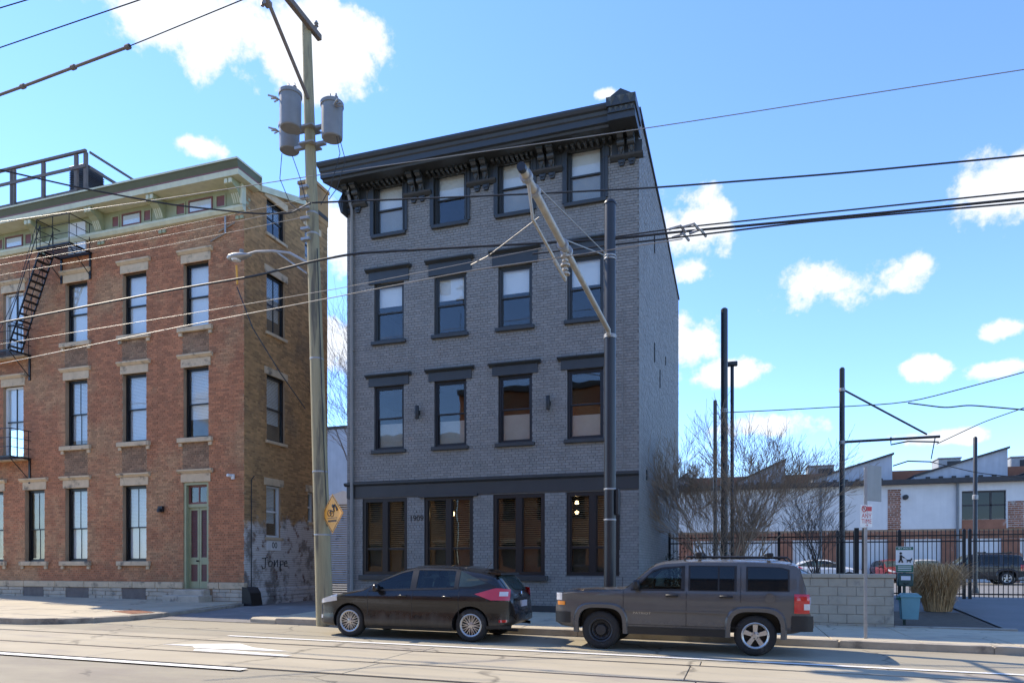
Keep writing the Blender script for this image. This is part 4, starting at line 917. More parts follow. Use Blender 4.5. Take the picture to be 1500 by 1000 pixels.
# ================================================================ cars
def smooth_tab(tab, L, k=.05):
    xs = np.linspace(-.3, L + .3, int((L + .6) / .01)); ys = np.interp(xs, [t[0] for t in tab], [t[1] for t in tab])
    n = max(1, int(k / .01)); ker = np.ones(2 * n + 1) / (2 * n + 1); ys = np.convolve(np.pad(ys, n, 'edge'), ker, 'valid')
    return lambda u: float(np.interp(u, xs, ys))
class CarShape:
    def __init__(s, spec):
        s.sp = spec; s.L = spec['L']; s.top = smooth_tab(spec['top'], s.L, .035); s.bot = smooth_tab(spec['bot'], s.L, .04); s.plan = smooth_tab(spec['plan'], s.L, .05)
        s.zt = [t[0] for t in spec['side']]; s.zf = [t[1] for t in spec['side']]
    def W(s, u, z): return s.plan(u) * float(np.interp(z, s.zt, s.zf))
    def edge(s, u): r = min(s.sp['r'], (s.top(u) - s.bot(u)) * .4); return s.top(u) - r, r
    def T(s, u, q):                                          # top surface, q = 0 at the edge and 1 at the centre line
        ze, r = s.edge(u); return Vector((u, s.W(u, ze) * (1 - q), ze + r * (1 - (1 - q) ** 4)))
    def ring(s, u):
        ze, r = s.edge(u); zb = s.bot(u); pts = [(0, zb)]
        for k in range(17):
            z = zb + (ze - zb) * k / 16; y = s.W(u, z)
            if k == 0: y -= .04
            pts.append((y, z))
        for q in (.04, .1, .2, .35, .55, .8, 1.0): t = s.T(u, q); pts.append((t.y, t.z))
        return pts
def car(spec, name, loc, label, cat, bodymat, rotz=0.0, detail=True, group=None):
    sh = CarShape(spec); L = sh.L; root = empty(name, loc, label, cat, group, (0, GR, rotz)); ox = -L / 2
    us = list(np.unique(np.concatenate([np.linspace(0, .3, 9), np.linspace(.3, L - .5, 52), np.linspace(L - .5, L, 14)])))
    rings = [sh.ring(u) for u in us]; n = len(rings[0]); vs = []; fs = []
    for u, rg in zip(us, rings):
        vs += [(u + ox, -y, z) for y, z in rg] + [(u + ox, y, z) for y, z in rg[-2:0:-1]]
    m = 2 * n - 2
    for i in range(len(us) - 1):
        for j in range(m): a = i * m + j; c = i * m + (j + 1) % m; fs.append((a, c, c + m, a + m))
    fs.append(tuple(range(m))); fs.append(tuple(range(len(us) * m - 1, (len(us) - 1) * m - 1, -1)))
    fs = [f[::-1] for f in fs]
    body = MB().add(vs, fs).build('body', bodymat, root)
    body.data.materials.append(M['plastic'])
    bm = bmesh.new(); bm.from_mesh(body.data); bmesh.ops.recalc_face_normals(bm, faces=bm.faces[:]); bm.to_mesh(body.data); bm.free()
    # wheel wells
    cut = MB(); ra = spec['arch']
    for uw in spec['wheels']:
        for sgn in (-1, 1):
            prof = []
            for k in range(28):
                a = 2 * math.pi * k / 28; p = spec.get('sq', 2.0); rr = ra * (abs(math.cos(a)) ** p + abs(math.sin(a)) ** p) ** (-1 / p); prof.append((uw + ox + rr * math.cos(a), spec['wr'] + rr * math.sin(a)))
            cut.prism(prof, sgn * .55, sgn * 1.3, 'y')
    co = cut.build('cutter', M['plastic']); bm = bmesh.new(); bm.from_mesh(co.data); bmesh.ops.recalc_face_normals(bm, faces=bm.faces[:]); bm.to_mesh(co.data); bm.free()
    md = body.modifiers.new('b', 'BOOLEAN'); md.object = co; md.operation = 'DIFFERENCE'; md.solver = 'EXACT'
    try: md.material_mode = 'TRANSFER'
    except Exception: pass
    co.parent = root; bpy.context.view_layer.update()
    me = bpy.data.meshes.new_from_object(body.evaluated_get(bpy.context.evaluated_depsgraph_get())); body.modifiers.clear(); body.data = me
    bpy.data.objects.remove(co)
    for mb in spec['cuts'](sh, ox):                              # hollow cabin, then the side window openings
        co = mb.build('cutter', M['plastic']); bm = bmesh.new(); bm.from_mesh(co.data); bmesh.ops.recalc_face_normals(bm, faces=bm.faces[:]); bm.to_mesh(co.data); bm.free()
        co.parent = root; md = body.modifiers.new('c', 'BOOLEAN'); md.object = co; md.operation = 'DIFFERENCE'; md.solver = 'EXACT'
        try: md.material_mode = 'TRANSFER'
        except Exception: pass
        bpy.context.view_layer.update(); me = bpy.data.meshes.new_from_object(body.evaluated_get(bpy.context.evaluated_depsgraph_get())); body.modifiers.clear(); body.data = me; bpy.data.objects.remove(co)
    me.polygons.foreach_set('use_smooth', [True] * len(me.polygons))
    try: me.set_sharp_from_angle(angle=R(42))
    except Exception: pass
    def panel(nm, mat, u0, u1, fb, ft, off=.005, par=None, sides=(-1, 1), nu=14, nz=5):
        fb = fb if callable(fb) else (lambda u, b=fb: b); ft = ft if callable(ft) else (lambda u, b=ft: b)
        for s in sides:
            vs = []; fs = []
            for i in range(nu + 1):
                u = u0 + (u1 - u0) * i / nu; a, c = fb(u), ft(u)
                for j in range(nz + 1): z = a + (c - a) * j / nz; vs.append((u + ox, s * (sh.W(u, z) + off), z))
            k = len(vs)
            for i in range(nu + 1):
                for j in range(nz + 1): v = vs[i * (nz + 1) + j]; vs.append((v[0], v[1] - s * (off + .012), v[2]))
            for i in range(nu):
                for j in range(nz): a = i * (nz + 1) + j; fs.append((a, a + nz + 1, a + nz + 2, a + 1))
            for i in range(nu):
                for a in (i * (nz + 1), i * (nz + 1) + nz): fs.append((a, a + nz + 1, k + a + nz + 1, k + a))
            for j in range(nz):
                for a in (j, nu * (nz + 1) + j): fs.append((a, a + 1, k + a + 1, k + a))
            if s > 0: fs = [f[::-1] for f in fs]
            MB().add(vs, fs).build(nm, mat, par or root, True)
    def toppanel(nm, mat, u0, u1, q0, off=.006, par=None, nu=12, nq=8):
        vs = []; fs = []
        for i in range(nu + 1):
            u = u0 + (u1 - u0) * i / nu; t = Vector((1, 0, (sh.top(u + .02) - sh.top(u - .02)) / .04)).normalized(); nrm = Vector((-t.z, 0, t.x))
            for j in range(2 * nq + 1):
                q = q0 + (1 - q0) * (1 - abs(j - nq) / nq); p = sh.T(u, q); y = p.y if j > nq else -p.y
                v = Vector((u + ox, y, p.z)) + nrm * off; vs.append(tuple(v))
        w = 2 * nq + 1
        for i in range(nu):
            for j in range(2 * nq): a = i * w + j; fs.append((a, a + w, a + w + 1, a + 1))
        MB().add(vs, fs).build(nm, mat, par or root, True)
    root['_'] = 0; del root['_']
    # wheels
    for uw, style in zip(spec['wheels'], spec['rims']):
        for s in (-1, 1):
            yo = s * (sh.plan(uw) * .985 - .02); R0 = spec['wr']; rw = spec['rim']
            Mx = Matrix.Translation((uw + ox, yo, R0)) @ Matrix.Rotation(R(-90) * s, 4, 'X')       # local z points outwards
            tp = [(rw - .01, -.205), (rw + .03, -.21), (R0 - .03, -.20), (R0 - .008, -.18), (R0, -.15), (R0, -.05), (R0 - .008, -.025), (R0 - .035, -.004), (rw + .03, 0), (rw + .006, -.006), (rw - .002, -.02), (rw - .004, -.205), (rw - .01, -.205)]
            w = MB().lathe(tp, 40, Mx, False).build('wheel', M['tyre'], root, True)
            rm = MB()
            def spoke(a0, r0, r1, w0, w1, zf, tw=0.0):
                c0 = Vector((r0 * math.cos(a0), r0 * math.sin(a0))); c1 = Vector((r1 * math.cos(a0 + tw), r1 * math.sin(a0 + tw))); d = (c1 - c0).normalized(); nn = Vector((-d.y, d.x)); vs = []
                for z0, k in ((zf - .045, 0), (zf, 1)):
                    for c, ww, dz in ((c0, w0, .0), (c1, w1, .008)):
                        for e in (-1, 1): q = c + nn * e * ww * (1 if k == 0 else .8); vs.append(Mx @ Vector((q.x, q.y, z0 + dz)))
                rm.add(vs, [(0, 1, 3, 2), (4, 6, 7, 5), (0, 2, 6, 4), (1, 5, 7, 3), (0, 4, 5, 1), (2, 3, 7, 6)])
            rm.lathe([(rw + .004, -.012), (rw - .012, -.004), (rw - .022, -.02), (rw - .03, -.17), (rw - .04, -.17), (rw - .036, -.02), (rw - .012, -.004)], 36, Mx, False)
            if style == 'mesh':
                for k in range(10):
                    a = 2 * math.pi * k / 10; spoke(a, .05, rw - .02, .011, .008, -.03, .16); spoke(a, .05, rw - .02, .011, .008, -.03, -.16)
                rm.lathe([(.065, -.08), (.065, -.03), (.03, -.02), (.001, -.02)], 16, Mx)
            elif style == 'five':
                for k in range(5): spoke(2 * math.pi * k / 5 + math.pi / 2, .04, rw - .02, .038, .05, -.03)
                rm.lathe([(.075, -.08), (.07, -.03), (.03, -.02), (.001, -.02)], 16, Mx)
            else:
                rm.lathe([(rw - .02, -.10), (rw - .03, -.06), (rw - .06, -.045), (.115, -.085), (.09, -.03), (.06, -.025), (.001, -.025)], 30, Mx, False)
            rm.build('rim', M['steelrim'] if style == 'steel' else M['alloy'], w, True)
            hb = MB().lathe([(rw - .035, -.155), (.001, -.15)], 24, Mx)
            for k in range(5): a = 2 * math.pi * (k + .5) / 5; hb.lathe([(.011, -.05), (.009, -.018)], 6, Mx @ Matrix.Translation((.052 * math.cos(a), .052 * math.sin(a), 0)))
            if style == 'steel':
                for k in range(8): a = 2 * math.pi * k / 8; hb.lathe([(.017, -.09), (.017, -.058)], 8, Mx @ Matrix.Translation((.135 * math.cos(a), .135 * math.sin(a), 0)))
            hb.build('brake_hub', M['plastic'], w)
    spec['dress'](root, sh, ox, panel, toppanel, bodymat, detail)
    return root
def window_prism(mb, u0, u1, fb, ft, ox, n=16):
    us = [u0 + (u1 - u0) * i / n for i in range(n + 1)]
    lo = [(u + ox, fb(u)) for u in us]; hi = [(u + ox, ft(u)) for u in us if ft(u) - fb(u) > .012][::-1]
    mb.prism(lo + hi, -1.3, 1.3, 'y')
def cabin(u0, u1, ox, zf, zb, zt, w0, w1, w2): return MB().prism([(-w0, zf), (w0, zf), (w1, zb), (w2, zt), (-w2, zt), (-w1, zb)], u0 + ox, u1 + ox, 'x')
HB = lambda u: .955 + (u - 1.3) * .04
JB = lambda u: 1.085 + (u - 1.4) * .006
def cuts_hatch(sh, ox):
    w = MB(); rf = lambda u: sh.top(u) - .082
    window_prism(w, 1.56, 2.26, lambda u: HB(u) + .02, lambda u: max(HB(u) + .021, min(rf(u), 1.39) - .008), ox); window_prism(w, 2.37, 3.19, lambda u: HB(u) + .02, lambda u: min(rf(u), 1.39) - .008, ox)
    return [cabin(1.62, 3.5, ox, .5, .95, 1.30, .74, .70, .52), w]
def cuts_boxy(sh, ox):
    w = MB(); rf = lambda u: min(sh.top(u) - .13, 1.50)
    window_prism(w, 1.50, 2.28, lambda u: JB(u) + .016, lambda u: max(JB(u) + .017, min(rf(u), JB(u) + (u - 1.45) * 1.0) - .008), ox)
    return [cabin(1.62, 2.36, ox, .6, 1.08, 1.46, .72, .70, .62), w]
def seat(root, u, y, ox, z):
    m = MB(); m.cbox(u + ox - .24, u + ox + .24, y - .24, y + .24, z - .12, z + .06, b=.05)
    m.prism([(u + ox + .12, z), (u + ox + .26, z), (u + ox + .40, z + .58), (u + ox + .30, z + .60)], y - .22, y + .22, 'y'); m.cbox(u + ox + .30, u + ox + .41, y - .13, y + .13, z + .62, z + .80, b=.03); m.build('seat', M['seat'], root, True)
def steering(root, u, y, ox, z): MB().tube([(u + ox + .05 * math.sin(t * math.pi / 9), y + .18 * math.cos(t * math.pi / 9), z + .18 * math.sin(t * math.pi / 9)) for t in range(19)], .016, 6, False).build('steering_wheel', M['plastic'], root, True)
def bar(m, u0, u1, y, z0, z1, t=.012): m.box(u0, u1, y - t, y + t, z0, z1)
def dress_hatch(root, sh, ox, panel, toppanel, bm_, detail):
    bl = lambda u: .955 + (u - 1.3) * .04
    roof = lambda u: sh.top(u) - .082
    gl = M['carglass']
    rl = lambda u: max(bl(u) - .004, min(roof(u), 1.39))
    panel('window_trim', M['plastic'], 1.33, 3.24, lambda u: bl(u) - .014, lambda u: min(bl(u) + .022, max(bl(u) - .012, roof(u))), .008, nu=30, nz=1)
    panel('window_trim', M['plastic'], 1.56, 3.24, lambda u: rl(u) - .012, lambda u: rl(u) + .016, .008, nu=30, nz=1)
    panel('pillar_trim', M['plastic'], 2.25, 2.38, lambda u: bl(u) + .02, rl, .008, nu=3); panel('pillar_trim', M['plastic'], 3.18, 3.27, lambda u: bl(u) - .01, rl, .008, nu=3)
    panel('window_trim', M['plastic'], 3.25, 4.02, lambda u: bl(u) - .012, lambda u: max(bl(u) - .004, min(roof(u) + .018, 1.41 - (u - 3.2) * .40)), .002, nu=24)
    panel('side_window', M['autoglass'], 1.54, 2.27, lambda u: bl(u) + .012, lambda u: max(bl(u) + .014, min(roof(u), 1.39)), .0, nu=24)
    panel('side_window', M['autoglass'], 2.36, 3.20, lambda u: bl(u) + .012, lambda u: min(roof(u), 1.39), .0)
    for y in (-.38, .38): seat(root, 2.05, y, ox, .62); seat(root, 2.95, y, ox, .64)
    steering(root, 1.74, -.38, ox, .92)
    panel('quarter_window', gl, 3.28, 3.86, lambda u: bl(u) + .03 + max(0, u - 3.55) * .18, lambda u: max(bl(u) + .035 + max(0, u - 3.55) * .18, min(roof(u), 1.375 - (u - 3.28) * .42)), .006, nu=20)
    toppanel('windscreen', gl, 1.17, 1.98, .10); toppanel('rear_window', gl, 4.0, 4.235, .16)
    sp = MB(); sp.prism([(3.78 + ox, 1.36), (4.06 + ox, 1.335), (4.07 + ox, 1.30), (3.9 + ox, 1.30)], -.58, .58, 'y'); sp.build('spoiler', bm_, root)
    for u in (1.32, 2.315, 3.30): panel('door_seam', M['plastic'], u - .006, u + .006, .27, lambda q: bl(q) - .012, .0015, nu=1, nz=12)
    panel('rocker', M['plastic'], 1.30, 3.14, .20, .25, .006, nu=16, nz=1)
    panel('front_lamp', M['clearlamp'], .10, .60, lambda u: .66 + (u - .1) * .16, lambda u: .74 + (u - .1) * .26, .007)
    panel('fog_lamp', M['clearlamp'], .07, .20, .36, .43, .007); 
    panel('grille', M['plastic'], -.0, .16, .30, .52, .004, nu=6)
    panel('tail_lamp', M['tail'], 3.62, 4.28, lambda u: .82 + max(0, 3.95 - u) * .34, lambda u: .935 + min(u - 3.62, .38) * .30 - max(0, u - 4.1) * .1, .010, nu=22)
    panel('reverse_lamp', M['clearlamp'], 4.10, 4.25, .90, .985, .014, nu=6)
    panel('reflector', M['tail'], 4.10, 4.24, .40, .445, .008, nu=5)
    panel('bumper_lip', M['plastic'], 3.86, 4.30, .27, .33, .006, nu=12)
    for s in (-1, 1):
        for u in (2.10, 3.05): y = sh.W(u, .84 + .03); MB().cbox(u + ox - .10, u + ox + .10, s * y - .03, s * y + .03, .845, .885, b=.012).build('door_handle', bm_, root, True)
        mm = MB(); y = sh.W(1.56, 1.0); mm.cbox(1.50 + ox, 1.62 + ox, s * (y + .12) - .10, s * (y + .12) + .10, .94, 1.09, b=.035); mm.box(1.54 + ox, 1.60 + ox, min(s * (y - .02), s * (y + .1)), max(s * (y - .02), s * (y + .1)), .945, .98); mm.build('mirror', bm_, root, True)
    x = sh.L + ox
    MB().box(x - .07, x + .006, -.17, .17, .68, .80).build('licence_plate', M['plate'], root); MB().box(x - .12, x - .01, -.42, .42, .82, .85).build('hatch_handle', M['plastic'], root)
    MB().lathe([(.05, 0), (.05, .01), (.04, .014)], 14, Matrix.Translation((x - .055, 0, .93)) @ Matrix.Rotation(R(80), 4, 'Y')).build('badge', M['chrome'], root)
    MB().tube([(x - .2, -.45, .24), (x + .015, -.45, .235)], .03, 10).build('exhaust', M['steelrim'], root)
    MB().tube([(3.55 + ox, 0, sh.top(3.55) - .01), (3.66 + ox, 0, sh.top(3.55) + .13)], .006, 5).build('aerial', M['plastic'], root)
    # seats and wheel seen through the glass are hinted by the dashboard line only
def dress_boxy(root, sh, ox, panel, toppanel, bm_, detail):
    bl = lambda u: 1.085 + (u - 1.4) * .006
    roof = lambda u: min(sh.top(u) - .13, 1.50)
    g1, g2 = M['carglass'], M['carglass2']; tr = M['plastic']
    tp = lambda u: max(bl(u) + .004, min(roof(u), bl(u) + (u - 1.45) * 1.0))
    panel('window_trim', tr, 1.40, 2.33, lambda u: bl(u) - .014, lambda u: bl(u) + .018, .008, nu=24, nz=1); panel('window_trim', tr, 1.46, 2.33, lambda u: tp(u) - .012, lambda u: tp(u) + .018, .008, nu=30, nz=1); panel('pillar_trim', tr, 2.27, 2.33, lambda u: bl(u), lambda u: roof(u), .008, nu=2)
    panel('side_window', M['autoglass'], 1.48, 2.29, lambda u: bl(u) + .008, lambda u: max(bl(u) + .012, tp(u)), .0, nu=28)
    for y in (-.36, .36): seat(root, 2.0, y, ox, .78)
    steering(root, 1.72, -.36, ox, 1.08)
    panel('window_trim', tr, 2.39, 3.19, lambda u: bl(u) - .012, lambda u: roof(u) + .02, .003); panel('side_window', g2, 2.42, 2.88, lambda u: bl(u) + .006, roof, .007); panel('side_window', g2, 2.91, 3.15, lambda u: bl(u) + .006, roof, .007)
    panel('window_trim', tr, 3.34, 4.03, lambda u: bl(u) - .006, lambda u: roof(u) + .012 - max(0, u - 3.9) * .15, .003); panel('side_window', g2, 3.37, 4.00, lambda u: bl(u) + .012, lambda u: roof(u) - .006 - max(0, u - 3.88) * .2, .007)
    toppanel('windscreen', g1, 1.30, 1.78, .10); toppanel('rear_window', g2, 4.19, 4.30, .14)
    for u in (1.27, 2.36, 3.255): panel('door_seam', tr, u - .005, u + .005, .47 if u < 3 else .9, lambda q: bl(q) - .012 if u < 3 else 1.5, .0015, nu=1, nz=12)
    panel('door_seam', tr, 1.27, 3.25, .466, .476, .0015, nu=14, nz=1)
    panel('sill_cladding', tr, 1.34, 3.06, .30, .43, .012, nu=14, nz=2)
    panel('side_moulding', bm_, 1.30, 3.02, .70, .735, .018, nu=14, nz=2)
    panel('tail_lamp', M['tail'], 4.10, 4.34, .74, 1.06, .012, nu=8); panel('reverse_lamp', M['clearlamp'], 4.25, 4.345, .80, .90, .016, nu=4)
    panel('marker_lamp', M['amber'], .05, .20, .78, .85, .012, nu=6); panel('front_lamp', M['clearlamp'], .02, .14, .87, 1.0, .008, nu=6)
    panel('front_bumper', tr, .0, .30, .46, .66, .016, nu=10, nz=3); panel('rear_bumper', tr, 4.06, 4.40, .44, .70, .014, nu=10, nz=3)
    ra = .455; zc = sh.sp['wr']
    for uw in sh.sp['wheels']:                                   # squared wheel arch flares
        for s in (-1, 1):
            m = MB(); vs = []; K = 26; p = 3.6
            for k in range(K + 1):
                a = math.pi * (-.06 + 1.12 * k / K); f = (abs(math.cos(a)) ** p + abs(math.sin(a)) ** p) ** (-1 / p)
                for rr, o in ((sh.sp['arch'] - .015, -.03), (sh.sp['arch'] - .01, .03), (sh.sp['arch'] + .055, .034), (sh.sp['arch'] + .085, -.004)):
                    u = uw + rr * f * math.cos(a); z = zc + rr * f * math.sin(a); z = max(z, .30); vs.append((u + ox, s * (sh.W(min(max(u, .1), 4.3), z) + o), z))
            fs = [(i * 4 + j, i * 4 + j + 1, i * 4 + j + 5, i * 4 + j + 4) for i in range(K) for j in range(3)]
            if s < 0: fs = [f[::-1] for f in fs]
            m.add(vs, fs).build('wheel_flare', bm_, root, True)
    for s in (-1, 1):
        for u in (2.12, 3.02): y = sh.W(u, .99); MB().cbox(u + ox - .11, u + ox + .11, s * y - .035, s * y + .035, .975, 1.015, b=.012).build('door_handle', tr, root, True)
        mm = MB(); y = sh.W(1.52, 1.1); mm.cbox(1.46 + ox, 1.57 + ox, s * (y + .12) - .10, s * (y + .12) + .10, 1.09, 1.26, b=.03); mm.box(1.50 + ox, 1.56 + ox, min(s * (y - .03), s * (y + .1)), max(s * (y - .03), s * (y + .1)), 1.07, 1.11); mm.build('mirror', tr, root, True)
        y = s * .56
        r = MB(); r.tube([(2.3 + ox, y, sh.top(2.3) - .02), (2.35 + ox, y, sh.top(2.4) + .04), (4.0 + ox, y, sh.top(3.9) + .05), (4.08 + ox, y, sh.top(4.0) - .02)], .018, 6); r.build('roof_rail', tr, root)
    for u in (2.55, 3.72):
        c = MB(); z = sh.top(u) + .07; c.box(u + ox - .03, u + ox + .03, -.64, .64, z, z + .03)
        for s in (-1, 1): c.cbox(u + ox - .06, u + ox + .06, s * .58 - .04, s * .58 + .04, z - .05, z + .05, b=.015)
        c.build('cross_bar', tr, root)
    y = sh.W(3.75, .99); MB().lathe([(.085, 0), (.085, .004), (.06, .006)], 18, Matrix.Translation((3.72 + ox, -y + .002, .99)) @ Matrix.Rotation(R(90), 4, 'X')).build('fuel_cap', bm_, root)
    if detail:
        yy = sh.W(1.6, .675); text('badge_lettering', 'PATRIOT', .052, M['alloy'], root, Matrix.Translation((1.60 + ox, -yy - .003, .672)) @ Matrix.Rotation(R(90), 4, 'X') @ Matrix.Diagonal((1.5, 1, 1, 1)), .002)
    MB().box(sh.L + ox - .02, sh.L + ox + .006, -.17, .17, .85, .98).build('licence_plate', M['plate'], root)
    MB().tube([(1.22 + ox, -.62, 1.08), (1.22 + ox, -.62, 1.3)], .005, 5).build('aerial', tr, root)
HATCH = dict(L=4.36, wheels=(.89, 3.54), rims=('mesh', 'mesh'), wr=.325, rim=.225, arch=.372, r=.085, dress=dress_hatch, cuts=cuts_hatch,
    top=[(0, .50), (.03, .62), (.12, .72), (.35, .83), (.7, .925), (1.0, .985), (1.2, 1.03), (1.6, 1.24), (2.0, 1.405), (2.3, 1.475), (2.65, 1.492), (3.2, 1.465), (3.7, 1.395), (3.95, 1.335), (4.02, 1.28), (4.24, 1.0), (4.30, .90), (4.34, .70), (4.36, .55)],
    bot=[(0, .34), (.1, .24), (.5, .21), (3.6, .21), (4.1, .28), (4.36, .40)],
    plan=[(0, .46), (.06, .62), (.2, .76), (.45, .86), (.9, .905), (2, .915), (3.4, .905), (3.9, .86), (4.15, .79), (4.28, .70), (4.36, .55)],
    side=[(.2, .95), (.28, .985), (.36, 1.0), (.46, .988), (.62, .982), (.74, .988), (.80, 1.004), (.83, 1.004), (.90, .972), (.95, .95), (1.2, .85), (1.45, .72), (1.6, .64)])
BOXY = dict(L=4.41, wheels=(.86, 3.495), rims=('steel', 'five'), wr=.345, rim=.225, arch=.415, sq=3.6, r=.06, dress=dress_boxy, cuts=cuts_boxy,
    top=[(0, .70), (.02, .98), (.10, 1.035), (.4, 1.07), (.9, 1.09), (1.25, 1.115), (1.32, 1.15), (1.75, 1.535), (1.95, 1.60), (2.4, 1.635), (3.2, 1.64), (3.9, 1.62), (4.14, 1.585), (4.19, 1.53), (4.31, 1.1), (4.34, .75), (4.39, .73), (4.41, .66)],
    bot=[(0, .46), (.12, .40), (.5, .36), (3.6, .36), (4.1, .40), (4.41, .50)],
    plan=[(0, .70), (.05, .77), (.2, .835), (.6, .86), (2, .868), (3.8, .86), (4.2, .835), (4.33, .80), (4.41, .74)],
    side=[(.35, .965), (.46, .99), (.60, .992), (.70, 1.0), (.92, .996), (.98, 1.004), (1.01, 1.002), (1.06, .975), (1.3, .925), (1.55, .86), (1.7, .82)])
P_black = paint('black_car_paint', (.006, .006, .007), .32); P_grey = paint('graphite_car_paint', (.092, .087, .084), .35)
P_navy = paint('navy_car_paint', (.012, .014, .022), .3); P_silver = paint('silver_car_paint', (.45, .46, .47), .2); P_white = paint('white_car_paint', (.62, .63, .63), .2); P_red = paint('dark_red_car_paint', (.16, .02, .02), .2)
fx = (-7.62 - 4.95) / 2 + (2.18 - 2.215)
hatch = car(HATCH, 'hatchback_car', (-6.31, 13.40, G(-6.31) - .012), 'dusty black hatchback with red tail lamps parked at the kerb', 'car', P_black)
suv = car(BOXY, 'off_road_car', (-1.06 - .0, 13.30, G(-1.06) - .012), 'boxy dark grey off-road car with roof bars and a plain steel front wheel', 'car', P_grey)
def recolour(root, mat, old):
    for o in [root] + list(root.children_recursive):
        for i, sl in enumerate(o.material_slots):
            if sl.material == old: sl.link = 'OBJECT'; sl.material = mat
def far_car(src, old, mat, name, loc, rz, label, sc=1.0):
    c = copy_tree(src); c.name = name; c.location = loc; c.rotation_euler = (0, 0, rz); c.scale = (sc, sc, sc); c['label'] = label
    for ch in list(c.children):
        if ch.name.startswith('badge_lettering'): bpy.data.objects.remove(ch)
    bpy.context.view_layer.update(); recolour(c, mat, old); c['group'] = 'cars in the fenced lot'; return c
def at(px, Y, z): v = onY(px, 700, Y); return (v.x, Y, z)
far_car(suv, P_grey, P_navy, 'estate_car', at(1426, 47, LOT - .02), 0, 'dark navy estate car standing behind the iron gate', 1.08)
far_car(hatch, P_black, P_silver, 'saloon_car', at(1356, 50.5, LOT - .02), R(90), 'silver car parked nose out in front of the navy estate car')
far_car(hatch, P_black, P_red, 'saloon_car', at(1308, 51.5, LOT - .02), R(100), 'dark red car parked by the warehouse behind the pet waste post')
far_car(hatch, P_black, P_white, 'saloon_car', at(1213, 50, LOT - .02), R(170), 'white car in the lot seen between the iron pickets and the black tram post')
far_car(hatch, P_black, P_silver, 'saloon_car', at(1512, 49, LOT - .02), R(180), 'silver car behind the gate cut off by the picture edge')
far_car(hatch, P_black, P_silver, 'saloon_car', (.95, 21.6, gb(.95, 21.6) - .02), R(180), 'silver saloon parked behind the concrete block wall')
# ================================================================ utility pole, street lamp, transformers
def pole_at(t): return Vector((PB.x + (PT.x - PB.x) * t, PB.y + (PT.y - PB.y) * t, PB.z + (PT.z - PB.z) * t))
PB = onG(476, 909, .1); PT = onY(449, 36, PB.y); PB.z -= .1
def pole_z(z): return pole_at((z - PB.z) / (PT.z - PB.z))
def utility():
    b = empty('utility_pole', PB, 'tall leaning weathered wooden utility pole at the alley mouth', 'utility pole'); b.location = (0, 0, 0)
    m = MB(); m.tube([pole_at(k / 12) for k in range(13)], [.205 - .095 * (k / 12) for k in range(13)], 18); m.build('shaft', M['wood'], b, True)
    for z in (2.2, 3.7, 6.4, 9.4, 9.9):
        p = pole_z(z); r = .205 - .095 * z / 14 + .006; MB().lathe([(r, -.02), (r + .004, 0), (r, .02)], 16, Matrix.Translation(p)).build('band', M['galv'], b)
    zt = PT.z - .12; x = PT.x + .14
    MB().cbox(x - .06, x + .06, PT.y - 2.8, PT.y + .35, zt - .07, zt + .07, b=.01).build('crossarm', M['oldwood'], b)
    MB().tube([(x - .02, PT.y - 2.2, zt - .1), (x - .02, PT.y - .12, zt - 1.75)], .045, 6).build('brace', M['oldwood'], b)
    ins = MB()
    for y in (-2.6, -1.5, .2): ins.lathe([(.02, 0), (.02, .1), (.055, .12), (.03, .16), (.055, .18), (.03, .23), (.02, .25)], 10, Matrix.Translation((x, PT.y + y, zt + .07)))
    ins.build('insulator', M['porcelain'], b, True)
    c = MB(); c.box(x - .20, x - .06, PT.y - 1.55, PT.y - 1.4, zt - .55, zt - .45); c.tube([(x - .15, PT.y - 1.5, zt - .2), (x - .25, PT.y - 1.5, zt - .55)], .04, 8); c.build('fuse_cutout', M['porcelain'], b)
    br = MB(); zb = Zat(450, 200, PB.y)
    for dz in (-.28, .12):
        p = pole_z(zb + dz); br.box(p.x - .42, p.x + .42, p.y - .05, p.y + .05, zb + dz, zb + dz + .07); br.box(p.x - .2, p.x + .2, p.y - .2, p.y + .2, zb + dz + .01, zb + dz + .05)
    br.build('transformer_bracket', M['galv'], b)
    # service wire clutter on the pole
    k = MB()
    for i in range(6):
        z = 9.2 + i * .25; p = pole_z(z); k.box(p.x - .2, p.x + .02, p.y - .22, p.y - .1, z, z + .06)
    k.build('wire_clamp', M['galv'], b)
    MB().tube([pole_z(9.0) + Vector((.17, -.1, 0)), pole_z(5) + Vector((.18, -.1, 0)), pole_z(2.4) + Vector((.2, -.08, 0))], .012, 5).build('ground_wire', M['cable'], b)
utility()
def transformer(px, py, Y, hpx, label, arm):
    v = onY(px, py, Y); t = v.y / pixdir(px, py).y; h = hpx / F * t; r = .245
    o = empty('transformer', (v.x, v.y, v.z), label, 'transformer', 'transformers on the utility pole')
    m = MB(); m.lathe([(r - .03, -h / 2), (r - .01, -h / 2 + .02), (r - .005, -h / 2 + .1), (r, h / 2 - .08), (r + .02, h / 2 - .075), (r + .02, h / 2), (r - .04, h / 2 + .05), (.05, h / 2 + .08)], 28); m.build('tank', M['tgrey'], o, True)
    for a in (.5, 1.3):
        q = MB(); q.lathe([(.03, 0), (.05, .03), (.03, .06), (.055, .09), (.03, .12), (.05, .15), (.02, .19), (.015, .24)], 10, Matrix.Translation((.1 * math.cos(a * 2), .1 * math.sin(a * 2), h / 2 + .04))); q.build('bushing', M['porcelain'], o, True)
    q = MB()
    for s in (-.12, 0, .12): q.tube([(arm * .2, -.2 + s * .3, h / 2 - .2), (arm * .36, -.22 + s, h / 2 - .18)], .022, 6)
    q.build('terminal', M['galv'], o)
    q = MB(); q.box(-.04, .04, r - .03, r + .12, -.1, .22); q.build('hanger', M['galv'], o)
    return o
transformer(425.5, 163, 13.75, 52, 'grey transformer can left of the pole, the upper one of the stacked pair', -1)
